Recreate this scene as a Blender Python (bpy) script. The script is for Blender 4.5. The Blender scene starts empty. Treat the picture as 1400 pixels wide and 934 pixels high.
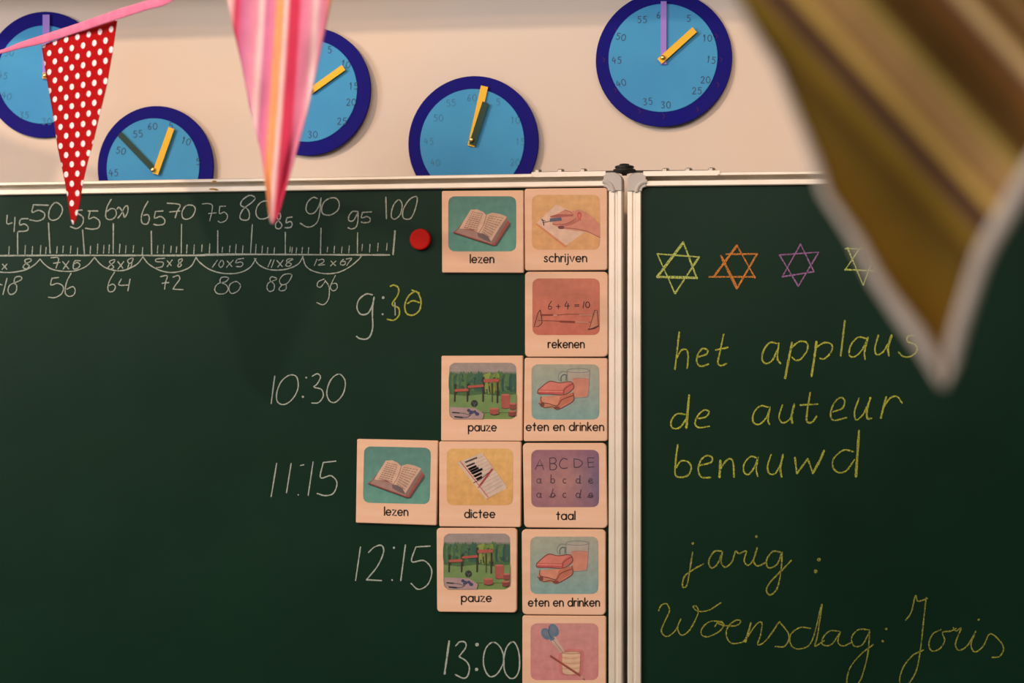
import bpy, bmesh, math, random
from mathutils import Vector, Matrix
random.seed(7)
SC = bpy.context.scene
COL = SC.collection

# ------------------------------------------------------------------ camera
W, H = 1400, 934
YAW = math.radians(9.85)          # the photographer stands to the right and looks a little left
DIST = 2.2                        # distance to the board surface
FPX = 2486.0                      # focal length in pixels
EYE = 1.55
CAMLOC = Vector((DIST*math.sin(YAW), -DIST*math.cos(YAW), EYE))
cam = bpy.data.cameras.new('camera')
camo = bpy.data.objects.new('camera', cam); COL.objects.link(camo)
camo.location = CAMLOC
camo.rotation_euler = (math.pi/2, 0, YAW)
cam.sensor_width = 36.0
cam.lens = FPX/W*36.0
cam.clip_start = 0.05
cam.dof.use_dof = True
cam.dof.focus_distance = DIST
cam.dof.aperture_fstop = cam.lens/15.5
SC.camera = camo
SC.view_settings.view_transform = 'Standard'
SC.view_settings.look = 'None'
SC.view_settings.exposure = 0.0
SC.view_settings.gamma = 1.0
SC.view_settings.use_curve_mapping = False

FWD = Vector((-math.sin(YAW), math.cos(YAW), 0))
RGT = Vector((math.cos(YAW), math.sin(YAW), 0))
def ray(px, py):
    return FWD + RGT*((px - W/2)/FPX) + Vector((0, 0, 1))*(-(py - H/2)/FPX)

# ------------------------------------------------------------------ light
world = bpy.data.worlds.new('world'); SC.world = world; world.use_nodes = True
wn = world.node_tree.nodes; wl = world.node_tree.links
bg = wn['Background']
tc = wn.new('ShaderNodeTexCoord'); sep = wn.new('ShaderNodeSeparateXYZ')
wr = wn.new('ShaderNodeValToRGB')
wl.new(tc.outputs['Generated'], sep.inputs[0])
wm = wn.new('ShaderNodeMath'); wm.operation = 'MULTIPLY_ADD'
wm.inputs[1].default_value = 0.5; wm.inputs[2].default_value = 0.5
wl.new(sep.outputs['Z'], wm.inputs[0]); wl.new(wm.outputs[0], wr.inputs[0])
wr.color_ramp.elements[0].position = 0.30; wr.color_ramp.elements[0].color = (0.030, 0.024, 0.018, 1)
wr.color_ramp.elements[1].position = 0.90; wr.color_ramp.elements[1].color = (0.42, 0.40, 0.38, 1)
wl.new(wr.outputs[0], bg.inputs[0]); bg.inputs[1].default_value = 0.55

def look(o, target):
    o.rotation_euler = (Vector(target) - o.location).to_track_quat('-Z', 'Y').to_euler()
def spot(name, loc, target, power, color, size, cone, blend):
    l = bpy.data.lights.new(name, 'SPOT'); l.energy = power; l.color = color
    l.shadow_soft_size = size; l.spot_size = math.radians(cone); l.spot_blend = blend
    o = bpy.data.objects.new(name, l); COL.objects.link(o); o.location = loc; look(o, target); return o
def area(name, loc, target, power, color, sx, sy):
    l = bpy.data.lights.new(name, 'AREA'); l.energy = power; l.color = color
    l.shape = 'RECTANGLE'; l.size = sx; l.size_y = sy
    o = bpy.data.objects.new(name, l); COL.objects.link(o); o.location = loc; look(o, target); return o
spot('board_lamp_right', (0.62, -1.75, 2.62), (0.05, 0.0, 2.0), 20, (1.0, 0.58, 0.32), 0.045, 110, 1.0)
spot('board_lamp_left', (-1.178, -1.75, 2.771), (-0.62, 0.0, 1.9), 82, (1.0, 0.66, 0.42), 0.045, 95, 0.9)
area('window_daylight', (-2.9, -2.6, 2.25), (0.25, 0, 1.75), 58, (1.0, 0.92, 0.88), 1.1, 1.1)
area('ceiling_light', (-0.1, -2.75, 2.40), (0.0, 0, 1.8), 26, (1.0, 0.90, 0.85), 1.8, 0.5)

# ------------------------------------------------------------------ helpers
WALL_Y = 0.095
class Plane:
    """a flat surface facing the room: origin, in-plane x axis; z is up"""
    def __init__(s, origin, ux):
        s.o = Vector(origin); s.ux = Vector(ux).normalized(); s.uz = Vector((0, 0, 1))
        s.n = s.ux.cross(s.uz)          # towards the room
    def hit(s, px, py, off=0.0):
        r = ray(px, py); o = s.o + s.n*off
        t = (o - CAMLOC).dot(s.n)/r.dot(s.n)
        return CAMLOC + r*t
BOARD = Plane((0, 0, 0), (1, 0, 0))
WALL = Plane((0, WALL_Y, 0), (1, 0, 0))
HX = BOARD.hit(855, 300).x                       # hinge axis
WA = math.radians(3.0)
WING = Plane((HX, 0, 0), (math.cos(WA), math.sin(WA), 0))
MMPX = DIST/FPX                                  # metres per pixel at the board

def wloc(o):
    v = Vector(o.location)
    while o.parent: o = o.parent; v = v + Vector(o.location)
    return v
def obj(name, verts, faces, mats, parent=None, smooth=False, cols=None, fmat=None, uvs=None):
    """one mesh object from world-space vertices, origin at the middle of its bounds"""
    verts = [Vector(v) for v in verts]
    lo = Vector([min(v[i] for v in verts) for i in range(3)]); hi = Vector([max(v[i] for v in verts) for i in range(3)])
    c = (lo + hi)/2
    me = bpy.data.meshes.new(name)
    me.from_pydata([v - c for v in verts], [], faces)
    if not isinstance(mats, (list, tuple)): mats = [mats]
    for m in mats: me.materials.append(m)
    if fmat:
        for p, i in zip(me.polygons, fmat): p.material_index = i
    if smooth:
        for p in me.polygons: p.use_smooth = True
    if cols:
        at = me.color_attributes.new('Col', 'FLOAT_COLOR', 'CORNER')
        for p in me.polygons:
            for li in p.loop_indices:
                cc = cols[me.loops[li].vertex_index]; at.data[li].color = (cc[0], cc[1], cc[2], 1)
    if uvs:
        uv = me.uv_layers.new(name='UVMap')
        for l in me.loops: uv.data[l.index].uv = uvs[l.vertex_index]
    me.update()
    o = bpy.data.objects.new(name, me); COL.objects.link(o)
    if parent:
        o.parent = parent; o.location = c - wloc(parent)
    else: o.location = c
    return o
def thing(name, label, cat, loc, group=None):
    o = bpy.data.objects.new(name, None); COL.objects.link(o); o.location = loc
    o.empty_display_size = 0.02
    return tag(o, label, cat, group)
def tag(o, label, cat=None, group=None):
    o['label'] = label
    if cat: o['category'] = cat
    if group: o['group'] = group
    return o

class MB:
    """collects shapes: vertices, faces, vertex colours"""
    def __init__(s): s.v = []; s.f = []; s.c = []; s.fm = []; s.col = (1, 1, 1); s.mi = 0
    def add(s, vs, fs, col=None):
        b = len(s.v); s.v += [Vector(v) for v in vs]
        s.f += [[i + b for i in f] for f in fs]; s.fm += [s.mi]*len(fs)
        if isinstance(col, list): s.c += col
        else: s.c += [col or s.col]*len(vs)
    def build(s, name, mats, parent=None, smooth=False, cols=False):
        return obj(name, s.v, s.f, mats, parent, smooth, s.c if cols else None, s.fm)

def smooth_line(pts, closed=False, n=6):
    if len(pts) < 3: return [Vector(p) for p in pts]
    P = [Vector(p) for p in pts]; out = []
    m = len(P)
    for i in range(m - 1):
        p0 = P[i-1] if i > 0 else (P[-2] if closed else P[0]*2 - P[1])
        p1, p2 = P[i], P[i+1]
        p3 = P[i+2] if i + 2 < m else (P[1] if closed else P[-1]*2 - P[-2])
        for k in range(n):
            t = k/n
            out.append(0.5*((2*p1) + (p2 - p0)*t + (2*p0 - 5*p1 + 4*p2 - p3)*t*t + (3*p1 - p0 - 3*p2 + p3)*t**3))
    out.append(P[-1]); return out

def ribbon2d(pts, w, jitter=0.0):
    """2d polyline -> left and right rows with rounded ends"""
    q = [pts[0]]
    for p in pts[1:]:
        if (p - q[-1]).length > 1e-4: q.append(p)
    if len(q) < 2: q.append(q[0] + Vector((0.3, 0.3)))
    L = []; R = []
    n = len(q)
    for i, p in enumerate(q):
        d = (q[min(i+1, n-1)] - q[max(i-1, 0)])
        if d.length < 1e-6: d = Vector((1, 0))
        d.normalize(); nn = Vector((-d.y, d.x))
        ww = w/2*(1 + random.uniform(-jitter, jitter))
        L.append(p + nn*ww); R.append(p - nn*ww)
    d0 = (q[0] - q[1]).normalized(); d1 = (q[-1] - q[-2]).normalized()
    L.insert(0, q[0] + d0*w*0.4 + (L[0] - q[0])*0.5); R.insert(0, q[0] + d0*w*0.4 + (R[0] - q[0])*0.5)
    L.append(q[-1] + d1*w*0.4 + (L[-1] - q[-1])*0.5); R.append(q[-1] + d1*w*0.4 + (R[-1] - q[-1])*0.5)
    return L, R

class Sheet:
    """flat marks on a plane, drawn in photograph coordinates of a detail (ox, oy, scale)"""
    def __init__(s, plane, ox=0, oy=0, sc=1.0, base=0.0003, step=0.0, xf=None):
        s.p = plane; s.ox, s.oy, s.sc = ox, oy, sc; s.off = base; s.step = step; s.mb = MB(); s.xf = xf
    def to(s, p):
        x, y = p[0]/s.sc + s.ox, p[1]/s.sc + s.oy
        if s.xf: x, y = s.xf(x, y)
        return s.p.hit(x, y, s.off)
    def line(s, pts, w, col=None, closed=False, smooth=True, jit=0.0):
        """w in photograph pixels"""
        pp = [Vector((p[0], p[1])) for p in pts]
        pp = smooth_line(pp, closed) if smooth else pp
        if jit and len(pp) == 2:
            a, b = pp; pp = [a.lerp(b, k/6) for k in range(7)]
        L, R = ribbon2d(pp, w*s.sc, jit); n = len(L)
        s.mb.add([s.to(p) for p in L] + [s.to(p) for p in R], [[i, n+i, n+i+1, i+1] for i in range(n-1)], col)
        s.off += s.step
    def poly(s, pts, col=None, smooth=False):
        pp = [Vector((p[0], p[1])) for p in pts]
        if smooth:
            pp = smooth_line(pp + [pp[0]], True, 5)[:-1]
        a = sum(pp[i].x*pp[(i+1) % len(pp)].y - pp[(i+1) % len(pp)].x*pp[i].y for i in range(len(pp)))
        if a > 0: pp.reverse()
        s.mb.add([s.to(p) for p in pp], [list(range(len(pp)))], col)
        s.off += s.step
    def ell(s, cx, cy, rx, ry, col=None, rot=0, n=24):
        c, q = math.cos(rot), math.sin(rot)
        s.poly([(cx + rx*math.cos(t)*c - ry*math.sin(t)*q, cy + rx*math.cos(t)*q + ry*math.sin(t)*c)
                for t in [2*math.pi*k/n for k in range(n)]], col)
    def ring(s, cx, cy, rx, ry, w, col=None, rot=0, a0=0, a1=360, n=24):
        c, q = math.cos(rot), math.sin(rot); P = []
        for k in range(n + 1):
            t = math.radians(a0 + (a1 - a0)*k/n)
            P.append((cx + rx*math.cos(t)*c - ry*math.sin(t)*q, cy + rx*math.cos(t)*q + ry*math.sin(t)*c))
        s.line(P, w, col, smooth=False)
    def dot(s, x, y, r, col=None): s.ell(x, y, r*s.sc, r*s.sc, col, n=9)
    def grid(s, x0, y0, x1, y1, r, colf, n=14):
        """rounded rectangle filled with a colour that varies over it"""
        vs = []; cs = []; fs = []
        for j in range(n + 1):
            for i in range(n + 1):
                u, v = i/n, j/n
                x = x0 + (x1 - x0)*u; y = y0 + (y1 - y0)*v
                # pull the outer ring into rounded corners
                dx = max(x0 + r - x, 0, x - (x1 - r)); dy = max(y0 + r - y, 0, y - (y1 - r))
                if dx > 0 and dy > 0:
                    l = math.hypot(dx, dy); m = max(dx, dy)
                    if l > 0:
                        k = m/l
                        x += (dx - dx*k)*(1 if x < (x0+x1)/2 else -1); y += (dy - dy*k)*(1 if y < (y0+y1)/2 else -1)
                vs.append(s.to((x, y))); cs.append(colf(u, v))
        for j in range(n):
            for i in range(n):
                a = j*(n+1) + i; fs.append([a, a + n + 1, a + n + 2, a + 1])
        s.mb.add(vs, fs, cs); s.off += s.step

# ------------------------------------------------------------------ materials
def lin1(c):
    c /= 255.0
    return c/12.92 if c <= 0.04045 else ((c + 0.055)/1.055)**2.4
ILL = (1.06, 0.87, 0.74)           # colour of the lamplight on the board
def alb(r, g, b, k=1.0):
    return tuple(min(0.92, lin1(v)/i*k) for v, i in zip((r, g, b), ILL))
def mat(name, color, rough=0.7, metal=0.0, spec=0.3):
    m = bpy.data.materials.new(name); m.use_nodes = True
    b = m.node_tree.nodes['Principled BSDF']
    b.inputs['Base Color'].default_value = (*color, 1); b.inputs['Roughness'].default_value = rough
    b.inputs['Metallic'].default_value = metal; b.inputs['Specular IOR Level'].default_value = spec
    return m
def noise_mat(name, c1, c2, scale, rough=0.7, metal=0.0, spec=0.3, detail=4, stretch=(1, 1, 1), lo=0.35, hi=0.65, bump=0.0):
    m = mat(name, c1, rough, metal, spec); nt = m.node_tree; N = nt.nodes; L = nt.links
    t = N.new('ShaderNodeTexCoord'); mp = N.new('ShaderNodeMapping'); mp.inputs['Scale'].default_value = stretch
    no = N.new('ShaderNodeTexNoise'); no.inputs['Scale'].default_value = scale; no.inputs['Detail'].default_value = detail
    r = N.new('ShaderNodeValToRGB')
    r.color_ramp.elements[0].position = lo; r.color_ramp.elements[0].color = (*c1, 1)
    r.color_ramp.elements[1].position = hi; r.color_ramp.elements[1].color = (*c2, 1)
    L.new(t.outputs['Object'], mp.inputs[0]); L.new(mp.outputs[0], no.inputs['Vector'])
    L.new(no.outputs['Fac'], r.inputs[0]); L.new(r.outputs[0], N['Principled BSDF'].inputs['Base Color'])
    if bump:
        bp = N.new('ShaderNodeBump'); bp.inputs['Strength'].default_value = bump; bp.inputs['Distance'].default_value = 0.001
        L.new(no.outputs['Fac'], bp.inputs['Height']); L.new(bp.outputs[0], N['Principled BSDF'].inputs['Normal'])
    return m
def print_mat():
    m = mat('printed_picture', (1, 1, 1), 0.75, 0, 0.2); nt = m.node_tree; N = nt.nodes; L = nt.links
    a = N.new('ShaderNodeVertexColor'); a.layer_name = 'Col'
    t = N.new('ShaderNodeTexCoord'); no = N.new('ShaderNodeTexNoise'); no.inputs['Scale'].default_value = 110; no.inputs['Detail'].default_value = 6
    r = N.new('ShaderNodeMapRange'); r.inputs[3].default_value = 0.72; r.inputs[4].default_value = 1.24
    mx = N.new('ShaderNodeVectorMath'); mx.operation = 'SCALE'
    hs = N.new('ShaderNodeHueSaturation'); hs.inputs['Saturation'].default_value = 0.88; hs.inputs['Value'].default_value = 0.93
    L.new(t.outputs['Object'], no.inputs['Vector']); L.new(no.outputs['Fac'], r.inputs[0])
    L.new(a.outputs['Color'], hs.inputs['Color']); L.new(hs.outputs[0], mx.inputs[0]); L.new(r.outputs[0], mx.inputs['Scale'])
    L.new(mx.outputs[0], N['Principled BSDF'].inputs['Base Color']); return m

BOARD_C1, BOARD_C2 = (0.0020, 0.0205, 0.0098), (0.0034, 0.0255, 0.0125)
M_board = noise_mat('green_enamel', BOARD_C1, BOARD_C2, 6.0, 0.42, 0, 0.14, detail=6)
M_wall = noise_mat('wall_paint', (0.745, 0.665, 0.59), (0.80, 0.645, 0.515), 3.2, 0.9, 0, 0.1, detail=6, lo=0.42, hi=0.72, bump=0.04)
M_alu = noise_mat('aluminium', (0.86, 0.80, 0.70), (0.80, 0.74, 0.63), 30, 0.42, 0.35, 0.5, stretch=(1, 1, 1))
M_cap = mat('grey_plastic', alb(196, 176, 160), 0.5)
M_steel = mat('zinc_steel', (0.74, 0.68, 0.58), 0.40, 0.45)
M_bolt = mat('bolt_steel', (0.36, 0.33, 0.28), 0.45, 0.6)
M_black = mat('black_rubber', (0.018, 0.017, 0.015), 0.45)
M_dark = mat('dark_steel', (0.05, 0.045, 0.04), 0.5, 0.5)
M_wood = noise_mat('birch_plywood', alb(236, 182, 146), alb(226, 166, 126), 7, 0.6, 0, 0.25, detail=8, stretch=(1.0, 4, 9), lo=0.3, hi=0.75)
M_ink = mat('black_ink', (0.022, 0.017, 0.014), 0.7)
M_print = print_mat()
M_red = mat('red_plastic', alb(188, 22, 12), 0.6, 0, 0.12)
def chalk_mat(name, rgb, lo=0.40, hi=0.58):
    return noise_mat(name, (0.028, 0.045, 0.032), alb(*rgb), 900, 0.95, 0, 0.05, detail=3, lo=lo, hi=hi)
M_cw = chalk_mat('white_chalk', (172, 168, 148), 0.28, 0.52)
M_cy = chalk_mat('yellow_chalk', (188, 178, 62), 0.33, 0.58)
M_cp = chalk_mat('pale_yellow_chalk', (196, 194, 96), 0.33, 0.58)
M_cl = chalk_mat('light_yellow_chalk_strokes', (172, 158, 56), 0.34, 0.64)
M_co = chalk_mat('orange_chalk', (222, 128, 52), 0.33, 0.58)
M_cv = chalk_mat('purple_chalk', (166, 106, 150), 0.33, 0.58)
M_navy = noise_mat('navy_card', alb(24, 22, 112), alb(32, 24, 106), 14, 0.8, 0, 0.10)
M_blue = noise_mat('light_blue_card', alb(80, 154, 190), alb(74, 144, 184), 9, 0.8, 0, 0.10)
M_yel = mat('yellow_card', alb(252, 184, 34), 0.55)
M_gre = mat('dark_green_card', alb(24, 58, 44), 0.55)
M_pur = mat('lilac_card', alb(164, 120, 196), 0.55)
M_brass = mat('brass_pin', (0.75, 0.50, 0.18), 0.3, 0.9)
M_pencil = mat('pencil_mark', alb(66, 84, 108), 0.8)
M_faint = mat('faint_pencil_mark', alb(72, 120, 148), 0.8)
M_rim = mat('dark_red_mark', alb(62, 24, 88), 0.8)

# ------------------------------------------------------------------ wall
def slab(name, lo, hi, m, parent=None):
    x0, y0, z0 = lo; x1, y1, z1 = hi
    v = [(x0,y0,z0),(x1,y0,z0),(x1,y1,z0),(x0,y1,z0),(x0,y0,z1),(x1,y0,z1),(x1,y1,z1),(x0,y1,z1)]
    f = [[0,3,2,1],[4,5,6,7],[0,1,5,4],[1,2,6,5],[2,3,7,6],[3,0,4,7]]
    return obj(name, v, f, m, parent)
w = slab('wall_back', (-2.2, WALL_Y, 0), (2.2, WALL_Y + 0.1, 3.0), M_wall); w['kind'] = 'structure'
M_floor = noise_mat('linoleum', (0.20, 0.17, 0.13), (0.24, 0.20, 0.15), 12, 0.6)
w = slab('added_shade_ledge', (-2.2, -0.08, 2.024), (2.2, WALL_Y, 2.15), M_wall); w['kind'] = 'structure'  # unseen ledge, added to cast the grey band along the top of the wall
w = slab('ceiling', (-2.2, -3.2, 3.0), (2.2, WALL_Y, 3.1), M_wall); w['kind'] = 'structure'
w = slab('floor', (-2.2, -3.2, -0.1), (2.2, WALL_Y, 0), M_floor); w['kind'] = 'structure'

# ------------------------------------------------------------------ chalkboard
board = thing('chalkboard', 'hinged green school chalkboard in an aluminium frame, covered in chalk writing', 'chalkboard', (BOARD.hit(430, 600).x, 0.0, 0.62))
TOP = BOARD.hit(640, 239.6).z
BOT = 0.68
RW = 0.0163                        # width of the frame profile
XR = BOARD.hit(851.3, 400).x       # right outer edge of the main panel
XL = -1.35
PROF = [(0, -0.018), (0, 0.005), (0.0008, 0.006), (0.0036, 0.006), (0.0039, 0.0057), (0.0039, -0.0150), (0.0098, -0.0150),
        (0.0098, 0.0057), (0.0101, 0.006), (0.0152, 0.006), (0.0163, 0.0048), (0.0163, -0.018)]
SPROF = [(0, -0.018), (0, 0.0052), (0.0012, 0.006), (0.0052, 0.0060), (0.0066, 0.0040), (0.0086, 0.0040), (0.0096, 0.0060), (0.0152, 0.006), (0.0163, 0.0048), (0.0163, -0.018)]
def profile(name, plane, p0, p1, inward, m, parent):
    """extrude the frame profile from p0 to p1; 'inward' points from the outer edge towards the board"""
    vs = []
    pr = SPROF if name == 'frame_stile' else PROF
    for p in (p0, p1):
        for a, o in pr: vs.append(Vector(p) + Vector(inward)*a + plane.n*o)
    n = len(pr); fs = [[i, (i+1) % n, n + (i+1) % n, n + i] for i in range(n)]
    fs += [list(range(n-1, -1, -1)), list(range(n, 2*n))]
    o = obj(name, vs, fs, m, parent)
    me = o.data; b = bmesh.new(); b.from_mesh(me); bmesh.ops.recalc_face_normals(b, faces=b.faces); b.to_mesh(me); b.free()
    return o
def panel(name, plane, x0, x1, z0, z1, thick, m, parent):
    """x measured along the plane from its origin"""
    P = lambda x, y, z: plane.o + plane.ux*x - plane.n*y + Vector((0, 0, z))
    v = [P(x0,0,z0),P(x1,0,z0),P(x1,thick,z0),P(x0,thick,z0),P(x0,0,z1),P(x1,0,z1),P(x1,thick,z1),P(x0,thick,z1)]
    f = [[0,3,2,1],[4,5,6,7],[0,1,5,4],[1,2,6,5],[2,3,7,6],[3,0,4,7]]
    return obj(name, v, f, m, parent)
def corner_cap(plane, x, z, sx, parent):
    """moulded corner; x,z outer corner, sx = +1 when the board lies towards +x"""
    S = 0.0222; r = 0.010
    P = lambda a, b, o: plane.o + plane.ux*(x + sx*a) + Vector((0, 0, z - b)) + plane.n*o
    out = [(S, 0), (S, RW + 0.001)]
    for k in range(7):              # inner fillet against the board
        t = math.pi/2*k/6
        c = RW + 0.001 + 0.004
        out.append((c - 0.004*math.sin(t), c - 0.004*math.cos(t)))
    out += [(RW + 0.001, S), (0, S)]
    for k in range(9):
        t = math.pi/2*k/8
        out.append((r - r*math.cos(t), r - r*math.sin(t)))
    mb = MB(); n = len(out)
    rows = [(1.0, -0.019), (1.0, 0.0065), (0.93, 0.0075)]
    cx = sum(p[0] for p in out)/n; cy = sum(p[1] for p in out)/n
    vs = []
    for s, o in rows: vs += [P(cx + (a - cx)*s, cy + (b - cy)*s, o) for a, b in out]
    fs = []
    for j in range(2):
        for i in range(n): fs.append([j*n + i, j*n + (i+1) % n, (j+1)*n + (i+1) % n, (j+1)*n + i])
    fs += [list(range(n)), list(range(2*n, 3*n))]
    mb.add(vs, fs)
    # quarter-round moulding
    C = S + 0.001; R = 0.0125; rt = 0.0026
    vs = []; fs = []; m = 10; q = 8
    for i in range(m + 1):
        t = math.pi/2*i/m
        ca, cb = -math.cos(t), -math.sin(t)
        for k in range(q):
            e = 2*math.pi*k/q
            rr = R + rt*math.cos(e)
            vs.append(P(C + ca*rr, C + cb*rr, 0.0072 + rt*0.8*math.sin(e)))
    for i in range(m):
        for k in range(q): fs.append([i*q + k, i*q + (k+1) % q, (i+1)*q + (k+1) % q, (i+1)*q + k])
    fs += [list(range(q)), list(range(m*q, m*q + q))]
    mb.add(vs, fs)
    o = mb.build('corner_cap', M_cap, parent)
    b = bmesh.new(); b.from_mesh(o.data); bmesh.ops.recalc_face_normals(b, faces=b.faces); b.to_mesh(o.data); b.free()
    return o

main = panel('main_panel', BOARD, XL + 0.0158, XR - 0.0158, BOT + 0.0158, TOP - 0.0158, 0.012, M_board, board)
tag(main, 'wide green panel with the number line, times and picture tiles')
def V(x, z): return Vector((x, 0, z))
profile('frame_rail', BOARD, V(XL + 0.022, TOP), V(XR - 0.022, TOP), (0, 0, -1), M_alu, main)
profile('frame_rail', BOARD, V(XL + 0.022, BOT), V(XR - 0.022, BOT), (0, 0, 1), M_alu, main)
profile('frame_stile', BOARD, V(XR, BOT + 0.022), V(XR, TOP - 0.022), (-1, 0, 0), M_alu, main)
profile('frame_stile', BOARD, V(XL, BOT + 0.022), V(XL, TOP - 0.022), (1, 0, 0), M_alu, main)
corner_cap(BOARD, XR, TOP, -1, main); corner_cap(BOARD, XL, TOP, 1, main)

# wing: x measured from the hinge
WX0 = (WING.hit(858.3, 400) - WING.o).dot(WING.ux); WX1 = 0.86
WTOP = WING.hit(930, 236.2).z
wing = panel('wing_panel', WING, WX0 + 0.0158, WX1 - 0.0158, BOT + 0.0158, WTOP - 0.0158, 0.012, M_board, board)
tag(wing, 'right hand wing with stars and yellow words')
def VW(x, z): return WING.o + WING.ux*x + Vector((0, 0, z))
profile('frame_rail', WING, VW(WX0 + 0.022, WTOP), VW(WX1 - 0.022, WTOP), (0, 0, -1), M_alu, wing)
profile('frame_rail', WING, VW(WX0 + 0.022, BOT), VW(WX1 - 0.022, BOT), (0, 0, 1), M_alu, wing)
profile('frame_stile', WING, VW(WX0, BOT + 0.022), VW(WX0, WTOP - 0.022), WING.ux, M_alu, wing)
profile('frame_stile', WING, VW(WX1, BOT + 0.022), VW(WX1, WTOP - 0.022), -WING.ux, M_alu, wing)
corner_cap(WING, WX0, WTOP, 1, wing); corner_cap(WING, WX1, WTOP, -1, wing)

sr = Sheet(BOARD, base=0.0062)
for x, y, a, b_ in ((293, 248.2, 3.2, 1.4), (291, 258.6, 5.5, 1.2), (296, 259.6, 3.0, 1.0)): sr.ell(x, y, a, b_, n=12)
sr.mb.build('glue_stain', mat('brown_glue', alb(176,112,44), 0.6), main)
# hinge: a plate along each top rail with three bolts, and a black pivot between them
def lathe(center, axis, prof, n=24):
    ax = Vector(axis).normalized(); t = ax.orthogonal().normalized(); b = ax.cross(t)
    vs = []; fs = []
    for r, h in prof:
        for k in range(n):
            a = 2*math.pi*k/n
            vs.append(Vector(center) + ax*h + (t*math.cos(a) + b*math.sin(a))*r)
    for j in range(len(prof) - 1):
        for k in range(n): fs.append([j*n + k, j*n + (k+1) % n, (j+1)*n + (k+1) % n, (j+1)*n + k])
    fs += [list(range(n-1, -1, -1)), list(range((len(prof)-1)*n, len(prof)*n))]
    return vs, fs
def hinge_plate(plane, x0, x1, top, bolts, parent):
    P = lambda x, y, z: plane.o + plane.ux*x + plane.n*y + Vector((0, 0, z))
    mb = MB()
    # L-shaped strip: a flange lying on the rail and a lip over its front edge, end rounded
    sec = [(-0.020, 0.0016), (0.0078, 0.0016), (0.0078, -0.0042), (0.0063, -0.0048), (0.0063, 0.0001), (-0.020, 0.0001)]
    n = len(sec)
    vs = []
    for x, k in ((x0, 0.6), (x0 + 0.003, 1), (x1 - 0.003, 1), (x1, 0.6)):
        vs += [P(x, y, top + (z if z > 0 else z*k)) for y, z in sec]
    fs = []
    for j in range(3): fs += [[j*n + i, j*n + (i+1) % n, (j+1)*n + (i+1) % n, (j+1)*n + i] for i in range(n)]
    fs += [list(range(n)), list(range(3*n, 4*n))]
    mb.add(vs, fs)
    pl = mb.build('hinge_plate', M_steel, parent)
    b = bmesh.new(); b.from_mesh(pl.data); bmesh.ops.recalc_face_normals(b, faces=b.faces); b.to_mesh(pl.data); b.free()
    for x in bolts:
        c = P(x, 0.001, top + 0.0015)
        mb = MB(); mb.add(*lathe(c, (0, 0, 1), [(0.0058, 0), (0.0058, 0.0008), (0.0046, 0.0009), (0.0045, 0.0030), (0.0030, 0.0040)], 6))
        mb.build('bolt', M_bolt, pl)
    return pl
bx = lambda px: BOARD.hit(px, 235).x
wx = lambda px: (WING.hit(px, 235) - WING.o).dot(WING.ux)
hinge_plate(BOARD, bx(728), bx(829), TOP, [bx(736), bx(767), bx(798)], board)
hinge_plate(WING, wx(880), wx(984), WTOP, [wx(910), wx(941.5), wx(973)], board)
mb = MB()
hc = BOARD.hit(854, 240); zt = TOP
mb.add(*lathe((hc.x, -0.002, zt - 0.010), (0, 0, 1), [(0.0030, 0.0065), (0.0030, 0.008), (0.0060, 0.009), (0.0128, 0.0105), (0.0138, 0.0125), (0.0128, 0.0140), (0.0105, 0.0142),
          (0.0108, 0.0152), (0.0118, 0.0165), (0.0105, 0.0180), (0.0062, 0.0186), (0.0058, 0.0200), (0.0030, 0.0206)], 28))
# thin arms running from the pivot onto both plates
hp = mb.build('hinge_pivot', M_black, board, True)
mb = MB()
for a, b_ in (((bx(731), 0.006, TOP + 0.0016), (hc.x - 0.004, 0.006, zt + 0.0016)), ((hc.x + 0.004, 0.006, zt + 0.0016), tuple(VW(wx(981), WTOP + 0.0016) + Vector((0, 0.006, 0))))):
    a = Vector(a); b_ = Vector(b_); h = Vector((0, 0, 0.0012)); d = Vector((0, 0.006, 0))
    v = [a-h-d, a-h+d, a+h+d, a+h-d, b_-h-d, b_-h+d, b_+h+d, b_+h-d]
    mb.add(v, [[0,1,2,3],[7,6,5,4],[0,4,5,1],[1,5,6,2],[2,6,7,3],[3,7,4,0]])
mb.build('hinge_arm', M_dark, board)

# ------------------------------------------------------------------ chalk writing
def chalk(name, label, m, plane, frame, strokes, w, parent, dots=(), closed_auto=True, jit=0.22):
    s = Sheet(plane, *frame, base=0.0004, step=0.000004)
    for st in strokes:
        ww = w
        if isinstance(st, tuple) and len(st) == 2 and isinstance(st[1], (int, float)) and isinstance(st[0], list): st, ww = st
        cl = len(st) > 3 and st[0] == st[-1]
        s.line(st, ww, closed=cl, jit=jit)
    for d in dots:
        s.dot(d[0], d[1], d[2] if len(d) > 2 else 1.3)
    o = s.mb.build(name, m, parent)
    if label: o['label'] = label
    return o
FA = (0, 240, 4.375); FB = (280, 240, 4.0594); FC = (0, 220, 4.669); FD = (150, 230, 4.9167)
FE = (340, 480, 2.669); FF = (590, 830, 5.6)
nl = Sheet(BOARD, *FA, base=0.0004, step=0.000004)
def use(f): nl.ox, nl.oy, nl.sc = f
def st(lst, w=1.7):
    for s_ in lst:
        nl.line(s_, w, closed=len(s_) > 3 and s_[0] == s_[-1], jit=0.22)
use(FA)
st([[(-80,480),(300,478),(700,478),(1100,478),(1400,474)]], 2.3)
for x, a, b in [(53,425,475),(150,418,470),(193,425,470),(242,418,470),(274,430,468),(340,425,465),(377,422,462),(422,422,465),(463,432,480),(540,422,470),
                (583,410,465),(620,418,465),(652,415,465),(715,410,465),(752,420,465),(797,418,460),(852,430,472),(942,420,465),(978,415,465),(1022,422,462),
                (1055,425,462),(1117,415,465),(1160,415,470),(1207,415,455),(1253,408,465)]:
    st([[(x + 2, a), (x - 1, b)]], 1.3)
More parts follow.
